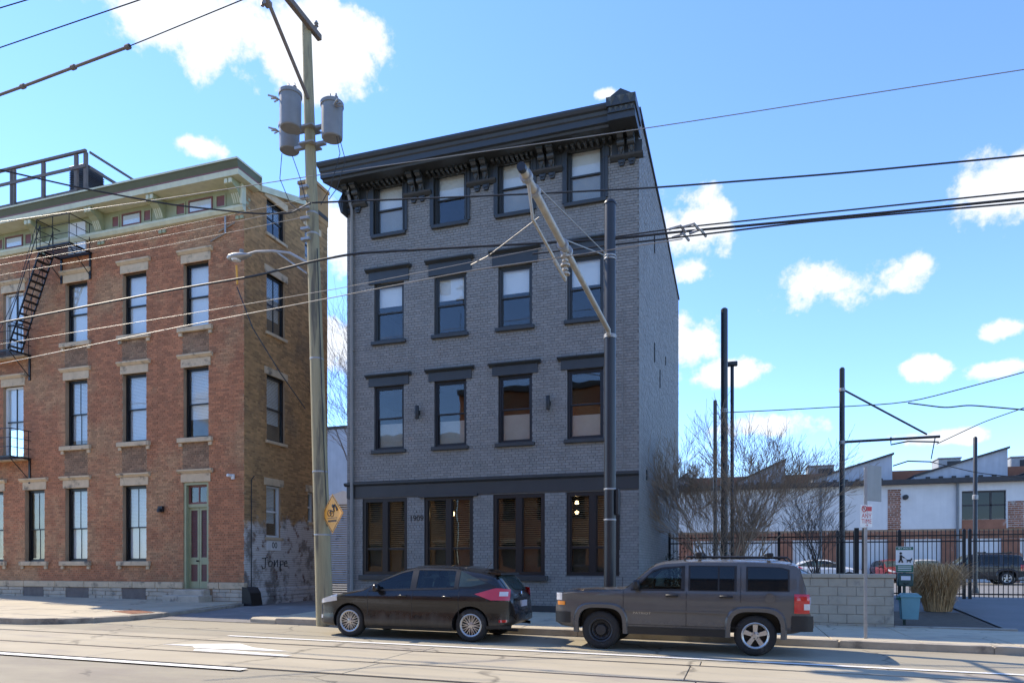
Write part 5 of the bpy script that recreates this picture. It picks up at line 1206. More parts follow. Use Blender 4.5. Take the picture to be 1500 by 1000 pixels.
transformer(424, 203, 14.75, 38, 'grey transformer can left of the pole, half hidden below the upper one', -1)
transformer(486.5, 178, 14.05, 52, 'grey transformer can alone on the right side of the wooden pole', 1)
def street_lamp():
    z = Zat(451, 388, PB.y); p = pole_z(z); o = empty('street_lamp', p, 'cobra head street lamp on a curved arm fixed to the wooden pole', 'street lamp'); o.location = (0, 0, 0)
    e = onY(372, 374, PB.y); pts = [p + Vector((-.1, -.1, 0)), p + Vector((-.6, -.1, .3)), p + Vector((-1.1, -.1, .42)), Vector((e.x + .15, p.y - .1, e.z + .03)), Vector((e.x - .1, p.y - .1, e.z))]
    MB().tube(pts, .032, 8).build('arm', M['galv'], o, True); MB().tube([p + Vector((-.12, -.1, -.25)), p + Vector((-.95, -.1, .36))], .022, 6).build('stay', M['galv'], o)
    l = onY(349, 376, PB.y - .1); L_ = .62
    m = MB(); prof = [(.0, 0), (.06, .02), (.13, .12), (.15, .28), (.12, .45), (.07, .6), (.05, .68), (.0, .7)]
    m.lathe(prof, 16, Matrix.Translation((l.x - .32, p.y - .1, l.z)) @ Matrix.Rotation(R(90), 4, 'Y') @ Matrix.Diagonal((.62, 1, 1, 1)) ); m.build('luminaire', M['galv'], o, True)
    MB().lathe([(.05, 0), (.05, .09), (.03, .1)], 10, Matrix.Translation((l.x + .1, p.y - .1, l.z + .07))).build('photocell', M['tgrey'], o)
    MB().lathe([(.12, 0), (.1, -.04), (.03, -.06)], 14, Matrix.Translation((l.x - .06, p.y - .1, l.z - .06))).build('lens', M['clearlamp'], o, True)
    q = onY(347.5, 402, WY - .3); s = MB(); s.tube([(q.x, WY - .3, q.z - .32), (q.x - .03, WY - .3, q.z + .30)], .035, 6); y = s.build('cable_guard', M['yellow'], None); tag(y, 'yellow plastic cable guard hanging in front of the brick corner', 'cable guard')
street_lamp()
# diamond warning sign strapped to the pole
def diamond():
    c = onY(487, 752, PB.y - .26); s = .43; o = empty('warning_sign', c, 'orange yellow diamond sign with a falling cyclist, strapped to the wooden pole', 'road sign', rot=(0, 0, R(-26)))
    rim = [(0, -s * 1.08), (s * 1.08, 0), (0, s * 1.08), (-s * 1.08, 0)]
    MB().prism(rim, -.002, .003, 'y').build('plate', M['yellow'], o)
    k = s * .99; w = .016; b = MB(); q = [(0, -k), (k, 0), (0, k), (-k, 0)]
    for i in range(4):
        a, c2 = Vector(q[i]), Vector(q[(i + 1) % 4]); d = (c2 - a).normalized(); n = Vector((-d.y, d.x)) * w / 2; b.add([(p.x, -.0045, p.y) for p in (a - n, c2 - n, c2 + n, a + n)], [(0, 1, 2, 3)])
    b.build('border', M['ink'], o)
    g = MB(); y = -.006
    for cx_, cz in ((-.13, .02), (-.01, -.0)):
        pts = [(cx_ + .07 * math.cos(t * math.pi / 8), y, cz + .07 * math.sin(t * math.pi / 8)) for t in range(17)]; g.tube(pts, .008, 4, False)
    g.tube([(-.13, y, .02), (-.06, y, .09), (.0, y, .06), (-.01, y, 0)], .008, 4); g.tube([(-.06, y, .09), (-.07, y, -.01), (-.01, y, -.0)], .008, 4)
    g.tube([(.03, y, .15), (.10, y, .2), (.18, y, .13)], .024, 5); g.tube([(.10, y, .2), (.06, y, .11), (.09, y, .05)], .016, 5); g.tube([(.18, y, .13), (.2, y, .06)], .015, 5); g.tube([(.18, y, .13), (.24, y, .08)], .014, 5)
    g.lathe([(.032, -.002), (.032, .002)], 12, Matrix.Translation((.01, y, .19)) @ Matrix.Rotation(R(90), 4, 'X')); g.tube([(-.2, y, -.1), (.2, y, -.1)], .006, 4); g.build('cyclist_symbol', M['ink'], o)
    t = MB(); x = -.18
    rn = random.Random(2)
    while x < .17: w2 = rn.uniform(.018, .035); t.add([(x, y, -.19), (x + w2, y, -.19), (x + w2, y, -.145), (x, y, -.145)], [(0, 1, 2, 3)]); x += w2 + .009
    t.build('lettering', M['ink'], o)
    MB().box(-.03, .03, .003, .12, -.3, -.26).build('strap', M['galv'], o); MB().box(-.03, .03, .003, .12, .26, .3).build('strap', M['galv'], o)
diamond()
# ================================================================ tram mast with bracket arm
TX, TY = onY(893.5, 850, 14.85).x, 14.85
def tram_mast():
    zt = Zat(891, 300, TY); zb = G(TX) + .1; b = empty('tram_mast', (TX, TY, zb), 'thick black steel tram mast with bracket arm in front of the grey house', 'tram mast')
    h = zt - zb
    MB().lathe([(.13, 0), (.126, h * .4), (.118, h)], 24).build('shaft', M['bpole'], b, True); MB().lathe([(.13, h), (.13, h + .03), (.1, h + .07), (.02, h + .08)], 24).build('cap', M['bpole'], b, True)
    MB().lathe([(.26, 0), (.26, .03), (.17, .05), (.16, .3)], 24).build('base', M['bpole'], b, True)
    za = Zat(890, 488, TY) - zb; ze = Zat(768, 247, 8.55) - zb; ye = 8.55 - TY
    for z in (za - .1, za - .06, Zat(893, 380, TY) - zb, Zat(893, 380, TY) - zb + .06, 3.1 - zb, 2.45 - zb): MB().lathe([(.130, -.018), (.136, 0), (.130, .018)], 24, Matrix.Translation((0, 0, z))).build('band', M['galv'], b, True)
    D = Vector((0, ye + .16, ze - za)); A0 = Vector((0, -.2, za))
    arm = MB(); arm.tube([A0, A0 + D * .5], .052, 14); arm.tube([A0 + D * .5, A0 + D], .056, 14); o = arm.build('bracket_arm', M['pipe'], b, True)
    MB().tube([A0 + D * .992, A0 + D * 1.004], .059, 14).build('end_cap', M['bpole'], o)
    MB().tube([(0, -.14, za - .08), (0, -.22, za + .02)], .05, 8).build('hinge', M['galv'], o)
    for f, r in ((.60, .10), (.64, .09), (.9, .085), (.96, .085)): MB().tube([A0 + D * f, A0 + D * (f + .012)], r, 12).build('clamp', M['galv'], o)
    q = MB(); c = A0 + D * .62
    for k in range(5): q.tube([c + Vector((0, 0, -.1 - .07 * k)), c + Vector((0, 0, -.13 - .07 * k))], .05 if k % 2 else .075, 10)
    q.tube([c, c + Vector((0, 0, -.5))], .025, 8); q.build('insulator', M['pipe'], o, True)
    s = MB(); s.tube([A0 + D * .95 + Vector((0, 0, -.05)), A0 + D * .93 + Vector((.02, 0, -.45)), c + Vector((.02, -.1, -.5))], .022, 7); s.tube([c + Vector((0, 0, -.5)), c + Vector((.05, -.9, -.56))], .02, 6); s.build('steady_arm', M['pipe'], o, True)
    g = MB(); ztop = Zat(893, 380, TY) - zb
    g.tube([(0, -.13, ztop), A0 + D * .93 + Vector((0, 0, .07))], .011, 5); g.tube([(0, -.13, ztop), A0 + D * .66 + Vector((0, 0, .06))], .011, 5); g.build('stay_wire', M['bare'], o)
    MB().cbox(.13, .2, -.09, .09, 2.55 - zb, 3.1 - zb, b=.012).build('junction_box', M['plastic'], b)
    return zb
tram_mast()
# ================================================================ overhead lines
def zpt(px, py, z): d = pixdir(px, py); t = (z - EYE) / d.z; return Vector((d.x * t, d.y * t, z))
def wire(name, label, cat, pts, r, mat, group='overhead lines'):
    P = []
    for p, q in zip(pts, pts[1:]):
        for k in range(8): P.append(p.lerp(q, k / 8))
    P.append(pts[-1]); S_ = P[:]
    for it in range(3): S_ = [S_[0]] + [(S_[i - 1] + S_[i] * 2 + S_[i + 1]) / 4 for i in range(1, len(S_) - 1)] + [S_[-1]]
    return tag(MB().tube(S_, r, 6).build(name, M[mat]), label, cat, group)
def zp(z, *pp): return [zpt(x, y, z) for x, y in pp]
wire('service_wire', 'pale wire running past the pole just below the dark bracketed cornice', 'wire', zp(10.6, (-150, 347), (0, 325), (250, 290), (455, 258), (935, 190), (1500, 102), (1650, 79)), .010, 'bare')
wire('twisted_cable', 'wavy dark cable crossing the top floor windows of the grey house', 'cable', zp(9.95, (457, 297), (640, 290), (800, 283), (960, 275), (1230, 254), (1500, 228), (1650, 212)), .02, 'cable')
wire('service_cable', 'black cable sagging across the green cornice to the wooden pole', 'cable', zp(9.9, (-120, 222), (0, 249), (120, 276), (250, 300), (370, 313), (425, 313), (455, 297)), .02, 'cable')
for k, (a, c) in enumerate((((0, 379), (455, 290)), ((0, 388), (455, 302)), ((0, 403), (455, 316)))):
    wire('service_wire', ('highest', 'middle', 'lowest')[k] + ' of three pale thin wires strung across the upper brick front', 'wire', zp(9.85 - .12 * k, (-150, a[1] + 28), a, (230, (a[1] + c[1]) / 2 + 3), c), .0055, 'bare', 'three thin wires over the brick front')
wire('feeder_cable', 'heavy bundled cable passing the street lamp and the grey house front', 'cable', zp(8.55, (-150, 502), (0, 473), (250, 425), (375, 404), (457, 383), (520, 371), (700, 361), (900, 350), (990, 340), (1250, 316), (1500, 291), (1650, 276)), .026, 'cable')
wire('feeder_cable', 'upper dark cable of the bundle right of the tram mast', 'cable', zp(8.6, (900, 347), (1000, 333), (1250, 307), (1500, 281), (1650, 265)), .016, 'cable')
wire('feeder_cable', 'lower dark cable of the bundle right of the tram mast', 'cable', zp(8.4, (780, 372), (905, 358), (1000, 347), (1180, 325), (1500, 297), (1650, 284)), .018, 'cable')
wire('messenger_wire', 'pale wire ending at the bracket arm, upper of two over the brick front', 'wire', zp(6.9, (-150, 530), (0, 504), (250, 464), (500, 422), (690, 384), (800, 362)), .006, 'bare')
wire('contact_wire', 'dark tram contact wire hung under the bracket arm', 'wire', zp(6.0, (-150, 560), (0, 533), (250, 481), (460, 441), (690, 396), (800, 380), (905, 364), (1000, 350)), .0075, 'bare')
wire('high_wire', 'thin wire high over the roof deck nearest its air conditioner', 'wire', zp(13.7, (-150, 122), (0, 70), (205, 0), (400, -66)), .014, 'cable')
wire('high_wire', 'thin wire at the very top above the brick house', 'wire', zp(14.0, (-150, 58), (0, 12), (40, 0), (395, -107)), .014, 'cable')
w = wire('sleeved_wire', 'thick sleeved high wire running up over the brick house to the crossarm', 'wire', zp(13.75, (-150, 195), (0, 139), (190, 68), (355, 0), (385, -12)), .013, 'cable')
sl = zp(13.75, (-60, 162), (0, 139), (36, 126), (110, 98), (190, 68)); m = MB(); m.tube(sl, .034, 8)
for i in (2, 3, 4): m.tube([sl[i] + (sl[i - 1] - sl[i]).normalized() * .12, sl[i]], .06, 8)
m.build('sleeve', M['oldwood'], w)
MB().tube(zp(8.3, (690, 388), (715, 375), (790, 318)), .012, 5).build('bridle_wire', M['bare'], w)
for k, (a, c, q) in enumerate((((490, 185), (498, 225), (470, 300)), ((494, 190), (506, 235), (482, 292)), ((413, 225), (410, 262), (440, 310)), ((428, 228), (440, 262), (455, 300)))):
    tag(MB().tube([onY(*a, 14.0), onY(*c, 14.0), onY((c[0] + q[0]) / 2, (c[1] + q[1]) / 2 + 12, 14.1), onY(*q, 14.1)], .009, 5).build('drop_lead', M['cable']), ('inner thin dark lead hanging from the single transformer right of the pole', 'outer thin dark lead hanging from the single transformer right of the pole', 'thin dark lead hanging from the lower of the paired transformers', 'thin dark lead looping from the paired transformers to the pole')[k], 'lead', 'leads right' if k < 2 else 'leads left')
tag(MB().tube([onY(347, 420, 18.9), onY(370, 480, 18.95), onY(410, 545, 19.2), onX(447, 598, RX1 + .06)], .018, 6).build('drop_cable', M['cable']), 'black cable slanting down across the brick corner to the side wall', 'cable')
cl = MB()
for (x, y) in ((980, 336), (1000, 333), (985, 348), (1010, 342)): p = zpt(x, y, 8.5); q = zpt(x + 16, y - 6, 8.5); r_ = zpt(x + 24, y + 4, 8.5); cl.tube([p, q, r_], .03, 6)
tag(cl.build('cable_clamps', M['galv']), 'grey clamps joining the cable bundle beside the grey house corner', 'clamp')
# ================================================================ right hand side: wall, fence, signs, plants
def block_wall():
    Y = 18.15; x0, x1 = -.35, onY(1310, 880, 18.15).x; b = empty('block_wall', (0, 0, 0), 'low wall of pale concrete blocks with a flat coping behind the pavement', 'wall')
    zb = gb(2, Y) - .12; zt = Zat(1240, 846, Y); n = 6; ch = (zt - zb) / n
    for r in range(n):
        x = x1
        first = .2 if r % 2 else .4
        w = first
        while x > x0:
            e = max(x - w, x0); MB().cbox(e + .007, x - .007, Y, Y + .2, zb + r * ch + .006, zb + (r + 1) * ch - .006, b=.008).build('block', M['block'], b); x = e; w = .4
    box('mortar_core', M['curb'], b, x0, x1 - .006, Y + .014, Y + .186, zb, zt - .003)
    x = x1 + .03
    while x > x0: e = max(x - .6, x0); MB().cbox(e + .003, x - .003, Y - .03, Y + .23, zt, zt + .1, b=.01).build('coping_stone', M['block'], b); x = e
    return x1
BX1 = block_wall()
FY = 27.3
def iron_fence(name, xa, xb, label, cat, zt, gate=False):
    b = empty(name, (0, 0, 0), label, cat); zb = LOT; n = int((xb - xa) / .135)
    for z in (zb + .12, zt - .26, zt - .06 if not gate else zt - .05): MB().box(xa, xb, FY - .02, FY + .02, z, z + .045).build('rail', M['iron'], b)
    src = None
    for k in range(n + 1):
        x = xa + (xb - xa) * k / n
        if src is None:
            m = MB(); m.box(-.011, .011, -.011, .011, 0, zt - zb + .06); m.add([(-.018, -.018, zt - zb + .06), (.018, -.018, zt - zb + .06), (.018, .018, zt - zb + .06), (-.018, .018, zt - zb + .06), (0, 0, zt - zb + .15)], [(0, 1, 4), (1, 2, 4), (2, 3, 4), (3, 0, 4), (3, 2, 1, 0)]); src = m.build('picket', M['iron'], b)
            o = src
        else: o = bpy.data.objects.new('picket', src.data); col.objects.link(o); o.parent = b
        o.location = (x, FY - .0, zb + .03)
    for x in ([xa, xb] if gate else [xa + (xb - xa) * k / 5 for k in range(6)]):
        MB().box(x - .045, x + .045, FY - .05, FY + .05, zb - .1, zt + .12).build('post', M['iron'], b); MB().add([(x - .055, FY - .06, zt + .12), (x + .055, FY - .06, zt + .12), (x + .055, FY + .06, zt + .12), (x - .055, FY + .06, zt + .12), (x, FY, zt + .2)], [(0, 1, 4), (1, 2, 4), (2, 3, 4), (3, 0, 4)]).build('post_cap', M['iron'], b)
    return b
zt = Zat(1310, 783, FY); gx = onY(1418, 800, FY).x
iron_fence('iron_fence', GX1 + .08, gx - .12, 'long black iron picket fence running from the grey house to the gate', 'fence', zt)
iron_fence('iron_gate', gx + .05, gx + 4.5, 'black iron picket gate across the lot driveway', 'gate', zt, True)
x = onY(1262, 800, FY - .25).x; g = empty('gate_post', (x, FY - .25, LOT), 'stout black double post standing in front of the picket fence', 'post')
for d in (-.16, .1): MB().box(d - .07, d + .07, -.07, .07, 0, zt - LOT + .25).build('upright', M['iron'], g)
def sign_post():
    v = onG(1268, 935, .12); zt = Zat(1268, 682, v.y); b = empty('sign_post', v, 'galvanised pole carrying a red and white no parking any time sign', 'sign post')
    h = zt - v.z
    m = MB(); m.prism([(-.028, -.012), (.028, -.012), (.028, .012), (.016, .012), (.016, .0), (-.016, .0), (-.016, .012), (-.028, .012)], 0, h, 'z'); m.build('pole', M['galv'], b)
    z0 = Zat(1268, 772, v.y) - v.z; z1 = Zat(1268, 739, v.y) - v.z; hh = z1 - z0; s = MB(); s.cbox(-.145, .145, -.022, -.016, z0, z1, b=.002)
    RZ = Matrix.Rotation(R(38), 4, 'Z')
    o = s.build('plate', M['white'], b); o.rotation_euler = (0, 0, R(38))
    def T(tx, sz, z, xx=0): text('lettering', tx, sz, M['signred'], o, Matrix.Translation((xx, -.0235, z)) @ Matrix.Rotation(R(90), 4, 'X'), .0008)
    T('ANY', .12, z0 + hh * .50); T('TIME', .12, z0 + hh * .26); T('→', .09, z0 + hh * .09)
    MB().box(-.135, .135, -.0238, -.0225, z0 + hh * .64, z0 + hh * .65).build('rule', M['signred'], o)
    rg = MB(); rg.tube([(-.06 + .055 * math.cos(t * math.pi / 10), -.024, z0 + hh * .82 + .055 * math.sin(t * math.pi / 10)) for t in range(21)], .009, 4, False); rg.tube([(-.10, -.024, z0 + hh * .82 + .04), (-.02, -.024, z0 + hh * .82 - .04)], .008, 4); rg.build('prohibition_ring', M['signred'], o)
    text('lettering', 'P', .09, M['ink'], o, Matrix.Translation((-.06, -.0235, z0 + hh * .82)) @ Matrix.Rotation(R(90), 4, 'X'), .0008); MB().box(.0, .13, -.0238, -.0225, z0 + hh * .72, z0 + hh * .92).build('panel', M['signred'], o)
    z2 = Zat(1268, 733, v.y) - v.z; z3 = Zat(1268, 680, v.y) - v.z; q = MB().cbox(.03, .50, -.006, .0, z2, z3, b=.002).build('sign_back', M['tgrey'], b); q.rotation_euler = (0, 0, R(48)); q['label'] = 'bare grey back of a second sign'
    for z in (z2 + .08, z3 - .08): MB().box(-.03, .5, .001, .02, z - .015, z + .015).build('strap', M['galv'], q)
sign_post()
def pet_station():
    v = onY(1325, 903, 18.75); v.z = gb(v.x, v.y); t = v.y / pixdir(1325, 903).y; k = t / F
    b = empty('pet_waste_station', v, 'dark green pet waste station with a picture sign and bag box on a post', 'pet station')
    def zz(py): return EYE + (YH - py) * k - v.z
    MB().box(-.03, .03, .02, .06, -.1, zz(800)).build('post', M['dispenser'], b)
    w = .185; s = MB(); s.cbox(-w, w, .0, .012, zz(838), zz(800), b=.003); o = s.build('plate', M['white'], b)
    MB().box(-w + .003, w - .003, -.004, .0, zz(805), zz(800.5)).build('top_band', M['signgreen'], o); MB().box(-w + .003, w - .003, -.004, .0, zz(837.5), zz(827)).build('lower_band', M['signgreen'], o)
    text('lettering', 'PET WASTE', .055, M['white'], o, Matrix.Translation((0, -.005, (zz(800.5) + zz(805)) / 2)) @ Matrix.Rotation(R(90), 4, 'X'), .0008)
    f = MB(); zc = zz(816); y = -.004
    f.lathe([(.03, -.002), (.03, .002)], 10, Matrix.Translation((-.08, y, zc + .10)) @ Matrix.Rotation(R(90), 4, 'X')); f.tube([(-.08, y, zc + .06), (-.08, y, zc - .03)], .028, 5); f.tube([(-.08, y, zc - .02), (-.12, y, zc - .12)], .018, 5); f.tube([(-.08, y, zc - .02), (-.04, y, zc - .12)], .018, 5); f.tube([(-.07, y, zc + .04), (.0, y, zc - .01)], .013, 5); f.tube([(0, y, zc - .01), (.06, y, zc - .06)], .004, 4)
    f.tube([(.05, y, zc - .07), (.13, y, zc - .07)], .022, 5); f.tube([(.13, y, zc - .07), (.155, y, zc - .02)], .016, 5)
    for x in (.055, .12): f.tube([(x, y, zc - .07), (x, y, zc - .125)], .009, 4)
    f.build('walker_symbol', M['ink'], o)
    for i in range(3): MB().box(-w + .04, w - .04, -.0055, -.0045, zz(829.5 + 2.6 * i) - .008, zz(829.5 + 2.6 * i) + .008).build('caption', M['white'], o)
    d = MB(); d.cbox(-.165, .165, -.13, .02, zz(858), zz(839), b=.025); o = d.build('bag_box', M['dispenser'], b, True); MB().box(-.10, .10, -.135, -.128, zz(849), zz(843)).build('box_label', M['plate'], o)
    MB().tube([(-.05, -.135, zz(853)), (0, -.14, zz(855)), (.05, -.135, zz(853))], .012, 5).build('bag_slot', M['ink'], o)
    c = empty('litter_bin', v + Vector((.06, -.18, 0)), 'faded teal plastic bin with a bag liner below the pet waste sign', 'bin')
    lo, hi = zz(905), zz(874); m = MB(); ring = lambda h, z: [(-h, -h * .8, z), (h, -h * .8, z), (h, h * .8, z), (-h, h * .8, z)]
    m.add(ring(.165, lo) + ring(.20, hi), [(3, 2, 1, 0), (4, 5, 6, 7), (0, 1, 5, 4), (1, 2, 6, 5), (2, 3, 7, 6), (3, 0, 4, 7)]); m.build('bucket', M['bin'], c)
    MB().cbox(-.225, .225, -.185, .185, hi, hi + .05, b=.012).build('lid', M['bin'], c); m = MB(); m.prism([(-.21, hi + .05), (.21, hi + .05), (.16, hi + .1), (-.16, hi + .1)], -.15, .15, 'y'); m.build('lid_dome', M['bin'], c)
    m = MB(); m.cbox(-.25, -.20, -.15, .15, hi - .06, hi + .01, b=.012); m.build('liner_bag', M['signgreen'], c)
pet_station()
def grass_clump(px, py, hpx, wpx, label, n, seed):
    v = onG(px, py, .02); v.z = gb(v.x, v.y); t = v.length / pixdir(px, py).length; H = hpx / F * t; Wd = wpx / F * t / 2; rn = random.Random(seed)
    o = empty('ornamental_grass', v, label, 'ornamental grass', 'dry grass by the driveway'); m = MB()
    for i in range(n):
        a = rn.uniform(0, 6.283); r0 = Wd * .7 * math.sqrt(rn.random()); p = Vector((r0 * math.cos(a), r0 * math.sin(a) * .8, 0)); h = H * rn.choice((rn.uniform(.25, .8), rn.uniform(.6, 1.08))); out = rn.uniform(.1, .8) * (r0 / Wd + .2); a2 = a + rn.uniform(-.7, .7); w = rn.uniform(.006, .012)
        d = Vector((math.cos(a2), math.sin(a2), 0)); s = Vector((-d.y, d.x, 0)) * w; q = [p, p + d * out * h * .25 + Vector((0, 0, h * .55)), p + d * out * h * .8 + Vector((0, 0, h * .88)), p + d * out * h * 1.3 + Vector((0, 0, h * rn.uniform(.62, 1.0)))]
        vs = []
        for k, c in enumerate(q): ww = (1, .9, .6, .08)[k]; vs += [c - s * ww, c + s * ww]
        m.add(vs, [(0, 1, 3, 2), (2, 3, 5, 4), (4, 5, 7, 6)])
    m.build('blades', M['straw'], o)['kind'] = 'stuff'
grass_clump(1374, 909, 74, 50, 'tall clump of dry tan grass next to the teal bin', 2400, 3)
grass_clump(1352, 897, 58, 36, 'lower dry grass clump tucked behind the teal bin', 1500, 4)
bed = MB(); x0 = BX1 - .2; x1 = onG(1405, 912).x
bed.add([(x0, 18.4, gb(x0, 18.4) + .02), (x1, 18.4, gb(x1, 18.4) + .02), (x1, 21.5, gb(x1, 21.5) + .03), (x0, 21.5, gb(x0, 21.5) + .03)], [(0, 1, 2, 3)]); tag(bed.build('planting_bed', M['soil']), kind='structure')
tag(MB().cbox(BX1, x1 + .2, 18.1, 18.26, -.15, gb(x1, 18.2) + .09, b=.015).build('bed_kerb', M['curb']), kind='structure')
# ---------------------------------------------------------------- bare trees
def bare_tree(name, base, label, stems, H, spread, seed, mat, levels=4, r0=.05, group=None, twist=.22, low=.0):
    rn = random.Random(seed); o = empty(name, base, label, 'tree', group); tr = MB(); tw = MB()
    def grow(p, d, L, r, lv):
        k = 4; pts = [p.copy()]; rs = [r]
        for i in range(k):
            d = (d + Vector((rn.uniform(-1, 1), rn.uniform(-1, 1), rn.uniform(-.4, .7))) * twist * .6).normalized(); p = p + d * L / k; pts.append(p.copy()); rs.append(max(.0042, r * (1 - .16 * (i + 1))))
        (tr if lv >= levels - 1 else tw).tube(pts, rs, 6 if lv >= levels - 1 else (4 if lv > 1 else 3), False)
        if lv == 0: return
        nb = rn.randint(3, 5) if lv > 1 else rn.randint(3, 4)
        for i in range(nb):
            t = rn.uniform(.35, 1.0) if i else 1.0; j = min(k - 1, int(t * k)); q = pts[j].lerp(pts[j + 1], t * k - j) if j < k else pts[-1]
            dd = (pts[j + 1] - pts[j]).normalized(); side = Vector((rn.uniform(-1, 1), rn.uniform(-1, 1), rn.uniform(-.25, .5))).normalized()
            nd = (dd + side * (rn.uniform(.35, .8) if i else .2)).normalized(); grow(q, nd, L * rn.uniform(.55, .8), max(.0045, rs[j] * .62), lv - 1)
    for s in range(stems):
        a = 6.283 * s / stems + rn.uniform(-.4, .4); lean = rn.uniform(.1, spread) if stems > 1 else .05
        grow(Vector((.06 * math.cos(a), .06 * math.sin(a), -.05)), Vector((math.cos(a) * lean, math.sin(a) * lean, 1)).normalized(), H * rn.uniform(.34, .42), r0 * rn.uniform(.7, 1.1), levels)
    tr.build('trunk', mat, o, True); c = tw.build('crown', M['twig'] if mat is M['twig'] else mat, o); return o
b1 = onY(1063, 836, 23.0); b1.z = gb(b1.x, b1.y)
bare_tree('bare_shrub_tree', b1, 'wide many stemmed bare tree with tan twigs behind the dark grey car', 9, 5.4, .72, 5, M['twig'], 5, .055)
b2 = onY(1198, 838, 25.5); b2.z = gb(b2.x, b2.y)
bare_tree('bare_tree', b2, 'slender dark bare tree between the twiggy tree and the tram post', 3, 4.5, .3, 9, M['bark'], 4, .055)
b5 = onY(1008, 838, 26.3); b5.z = LOT
def hedge():
    rn = random.Random(4); o = empty('evergreen_bush', b5, 'dark evergreen bush against the fence beside the grey house', 'bush'); m = MB(); lf = MB()
    for i in range(12): a = rn.uniform(0, 6.28); m.tube([(0, 0, 0), (.4 * math.cos(a), .3 * math.sin(a), .6), (.9 * math.cos(a), .4 * math.sin(a), 1.3)], [.03, .02, .008], 5)
    for i in range(2600):
        p = Vector((rn.gauss(0, .75), rn.gauss(0, .35), abs(rn.gauss(.65, .42)))); n = Vector((rn.uniform(-1, 1), rn.uniform(-1, 1), rn.uniform(-.2, 1))).normalized(); a = n.orthogonal().normalized() * .045; c = n.cross(a) * .6; lf.add([p - a, p + c, p + a, p - c], [(0, 1, 2, 3)])
    m.build('stem', M['bark'], o); lf.build('foliage', MAT('evergreen_leaf', (.035, .045, .025), .6, var=.1, island=.4), o)['kind'] = 'stuff'
hedge()
b3 = Vector((-15.0, 31.0, 0)); b3.z = G(-15)
bare_tree('bare_tree', b3, 'tall dark bare tree rising in the gap behind the two houses', 3, 16.5, .30, 21, M['bark'], 5, .15, low=.3)
b6 = Vector((-17.6, 34.0, 0.2))
bare_tree('bare_tree', b6, 'bare tree top showing behind the chimney of the brick house', 2, 17.0, .2, 33, M['bark'], 4, .16)
# ---------------------------------------------------------------- far tram masts
def mast(px, ytop, Y, wpx, label, extra=None):
    v = onY(px, 836, Y); v.z = LOT - .1 if Y > 24 else gb(v.x, Y); t = Y / pixdir(px, 600).y; h = EYE + (YH - ytop) / F * t - v.z; r = wpx / F * t / 2
    b = empty('tram_mast', v, label, 'mast', 'black masts beyond the lot'); MB().lathe([(r, 0), (r * .92, h), (r * .5, h + .05)], 16).build('shaft', M['bpole'], b, True); MB().lathe([(r * 1.7, 0), (r * 1.7, .05), (r * 1.15, .3)], 16).build('base', M['bpole'], b, True)
    if extra: extra(b, v, h, r, t)
    return b
def bands(b, v, h, r, t): 
    for py in (600, 603): z = EYE + (YH - py) / F * t - v.z; MB().lathe([(r * 1.04, -.03), (r * 1.07, 0), (r * 1.04, .03)], 16, Matrix.Translation((0, 0, z))).build('band', M['galv'], b)
mast(1061, 453, 29.5, 10.5, 'tallest black mast rising out of the twiggy bare tree', bands)
mast(1047.5, 587, 40, 6, 'short black mast at the left of the tall one')
def lamp_top(b, v, h, r, t): MB().cbox(-.32, .22, -.12, .12, h - .06, h + .12, b=.03).build('lamp_head', M['bpole'], b)
mast(1072.5, 534, 31, 5.5, 'thin black lamp mast with a box head beside the tall mast', lamp_top)
def bracket(b, v, h, r, t):
    Y = v.y
    def L(px, py): q = onY(px, py, Y); return q - v
    m = MB(); m.tube([L(1238, 572), L(1358, 636)], .035, 6); m.tube([L(1238, 647), L(1377, 639)], .05, 8); m.tube([L(1305, 640), L(1305, 651), L(1330, 646), L(1375, 647)], .03, 6); m.tube([L(1370, 640), L(1364, 672)], .02, 5); m.tube([L(1308, 682), L(1330, 675), L(1364, 676)], .025, 5); m.build('bracket_arm', M['bpole'], b)
    for py in (571, 648): z = EYE + (YH - py) / F * t - v.z; MB().lathe([(r * 1.08, -.06), (r * 1.12, 0), (r * 1.08, .06)], 16, Matrix.Translation((0, 0, z))).build('band', M['galv'], b)
mast(1233.5, 540, 28.6, 8, 'black mast with a double bracket arm standing behind the no parking sign', bracket)
def bands2(b, v, h, r, t): z = EYE + (YH - 728) / F * t - v.z; MB().lathe([(r * 1.05, -.1), (r * 1.3, -.08), (r * 1.3, .08), (r * 1.05, .1)], 12, Matrix.Translation((0, 0, z))).build('band', M['galv'], b)
mast(1428.5, 641, 33, 6, 'plain black mast rising behind the iron gate', bands2)
FYw = 29
wire('span_wire', 'thin span wire from the tallest mast towards the far bracket arm', 'wire', [onY(1063, 604, 29.5), onY(1150, 600, 29.3), onY(1330, 590, 29), onY(1500, 545, 28), onY(1640, 505, 27)], .018, 'cable', 'far tram wires')
wire('span_wire', 'thick jointed span wire over the warehouse roof at the picture edge', 'wire', [onY(1330, 590, 29), onY(1385, 597, 29), onY(1420, 593, 29), onY(1500, 600, 28), onY(1640, 612, 27)], .024, 'cable', 'far tram wires')
wire('span_wire', 'slanting wire from the far bracket arm up to the right', 'wire', [onY(1372, 650, 28.6), onY(1440, 618, 28.3), onY(1500, 597, 28), onY(1640, 548, 27)], .016, 'cable', 'far tram wires')
wire('span_wire', 'low wire passing in front of the sloped roof monitors', 'wire', [onY(1362, 676, 28.6), onY(1430, 692, 29), onY(1500, 700, 29), onY(1640, 715, 29)], .014, 'cable', 'far tram wires')
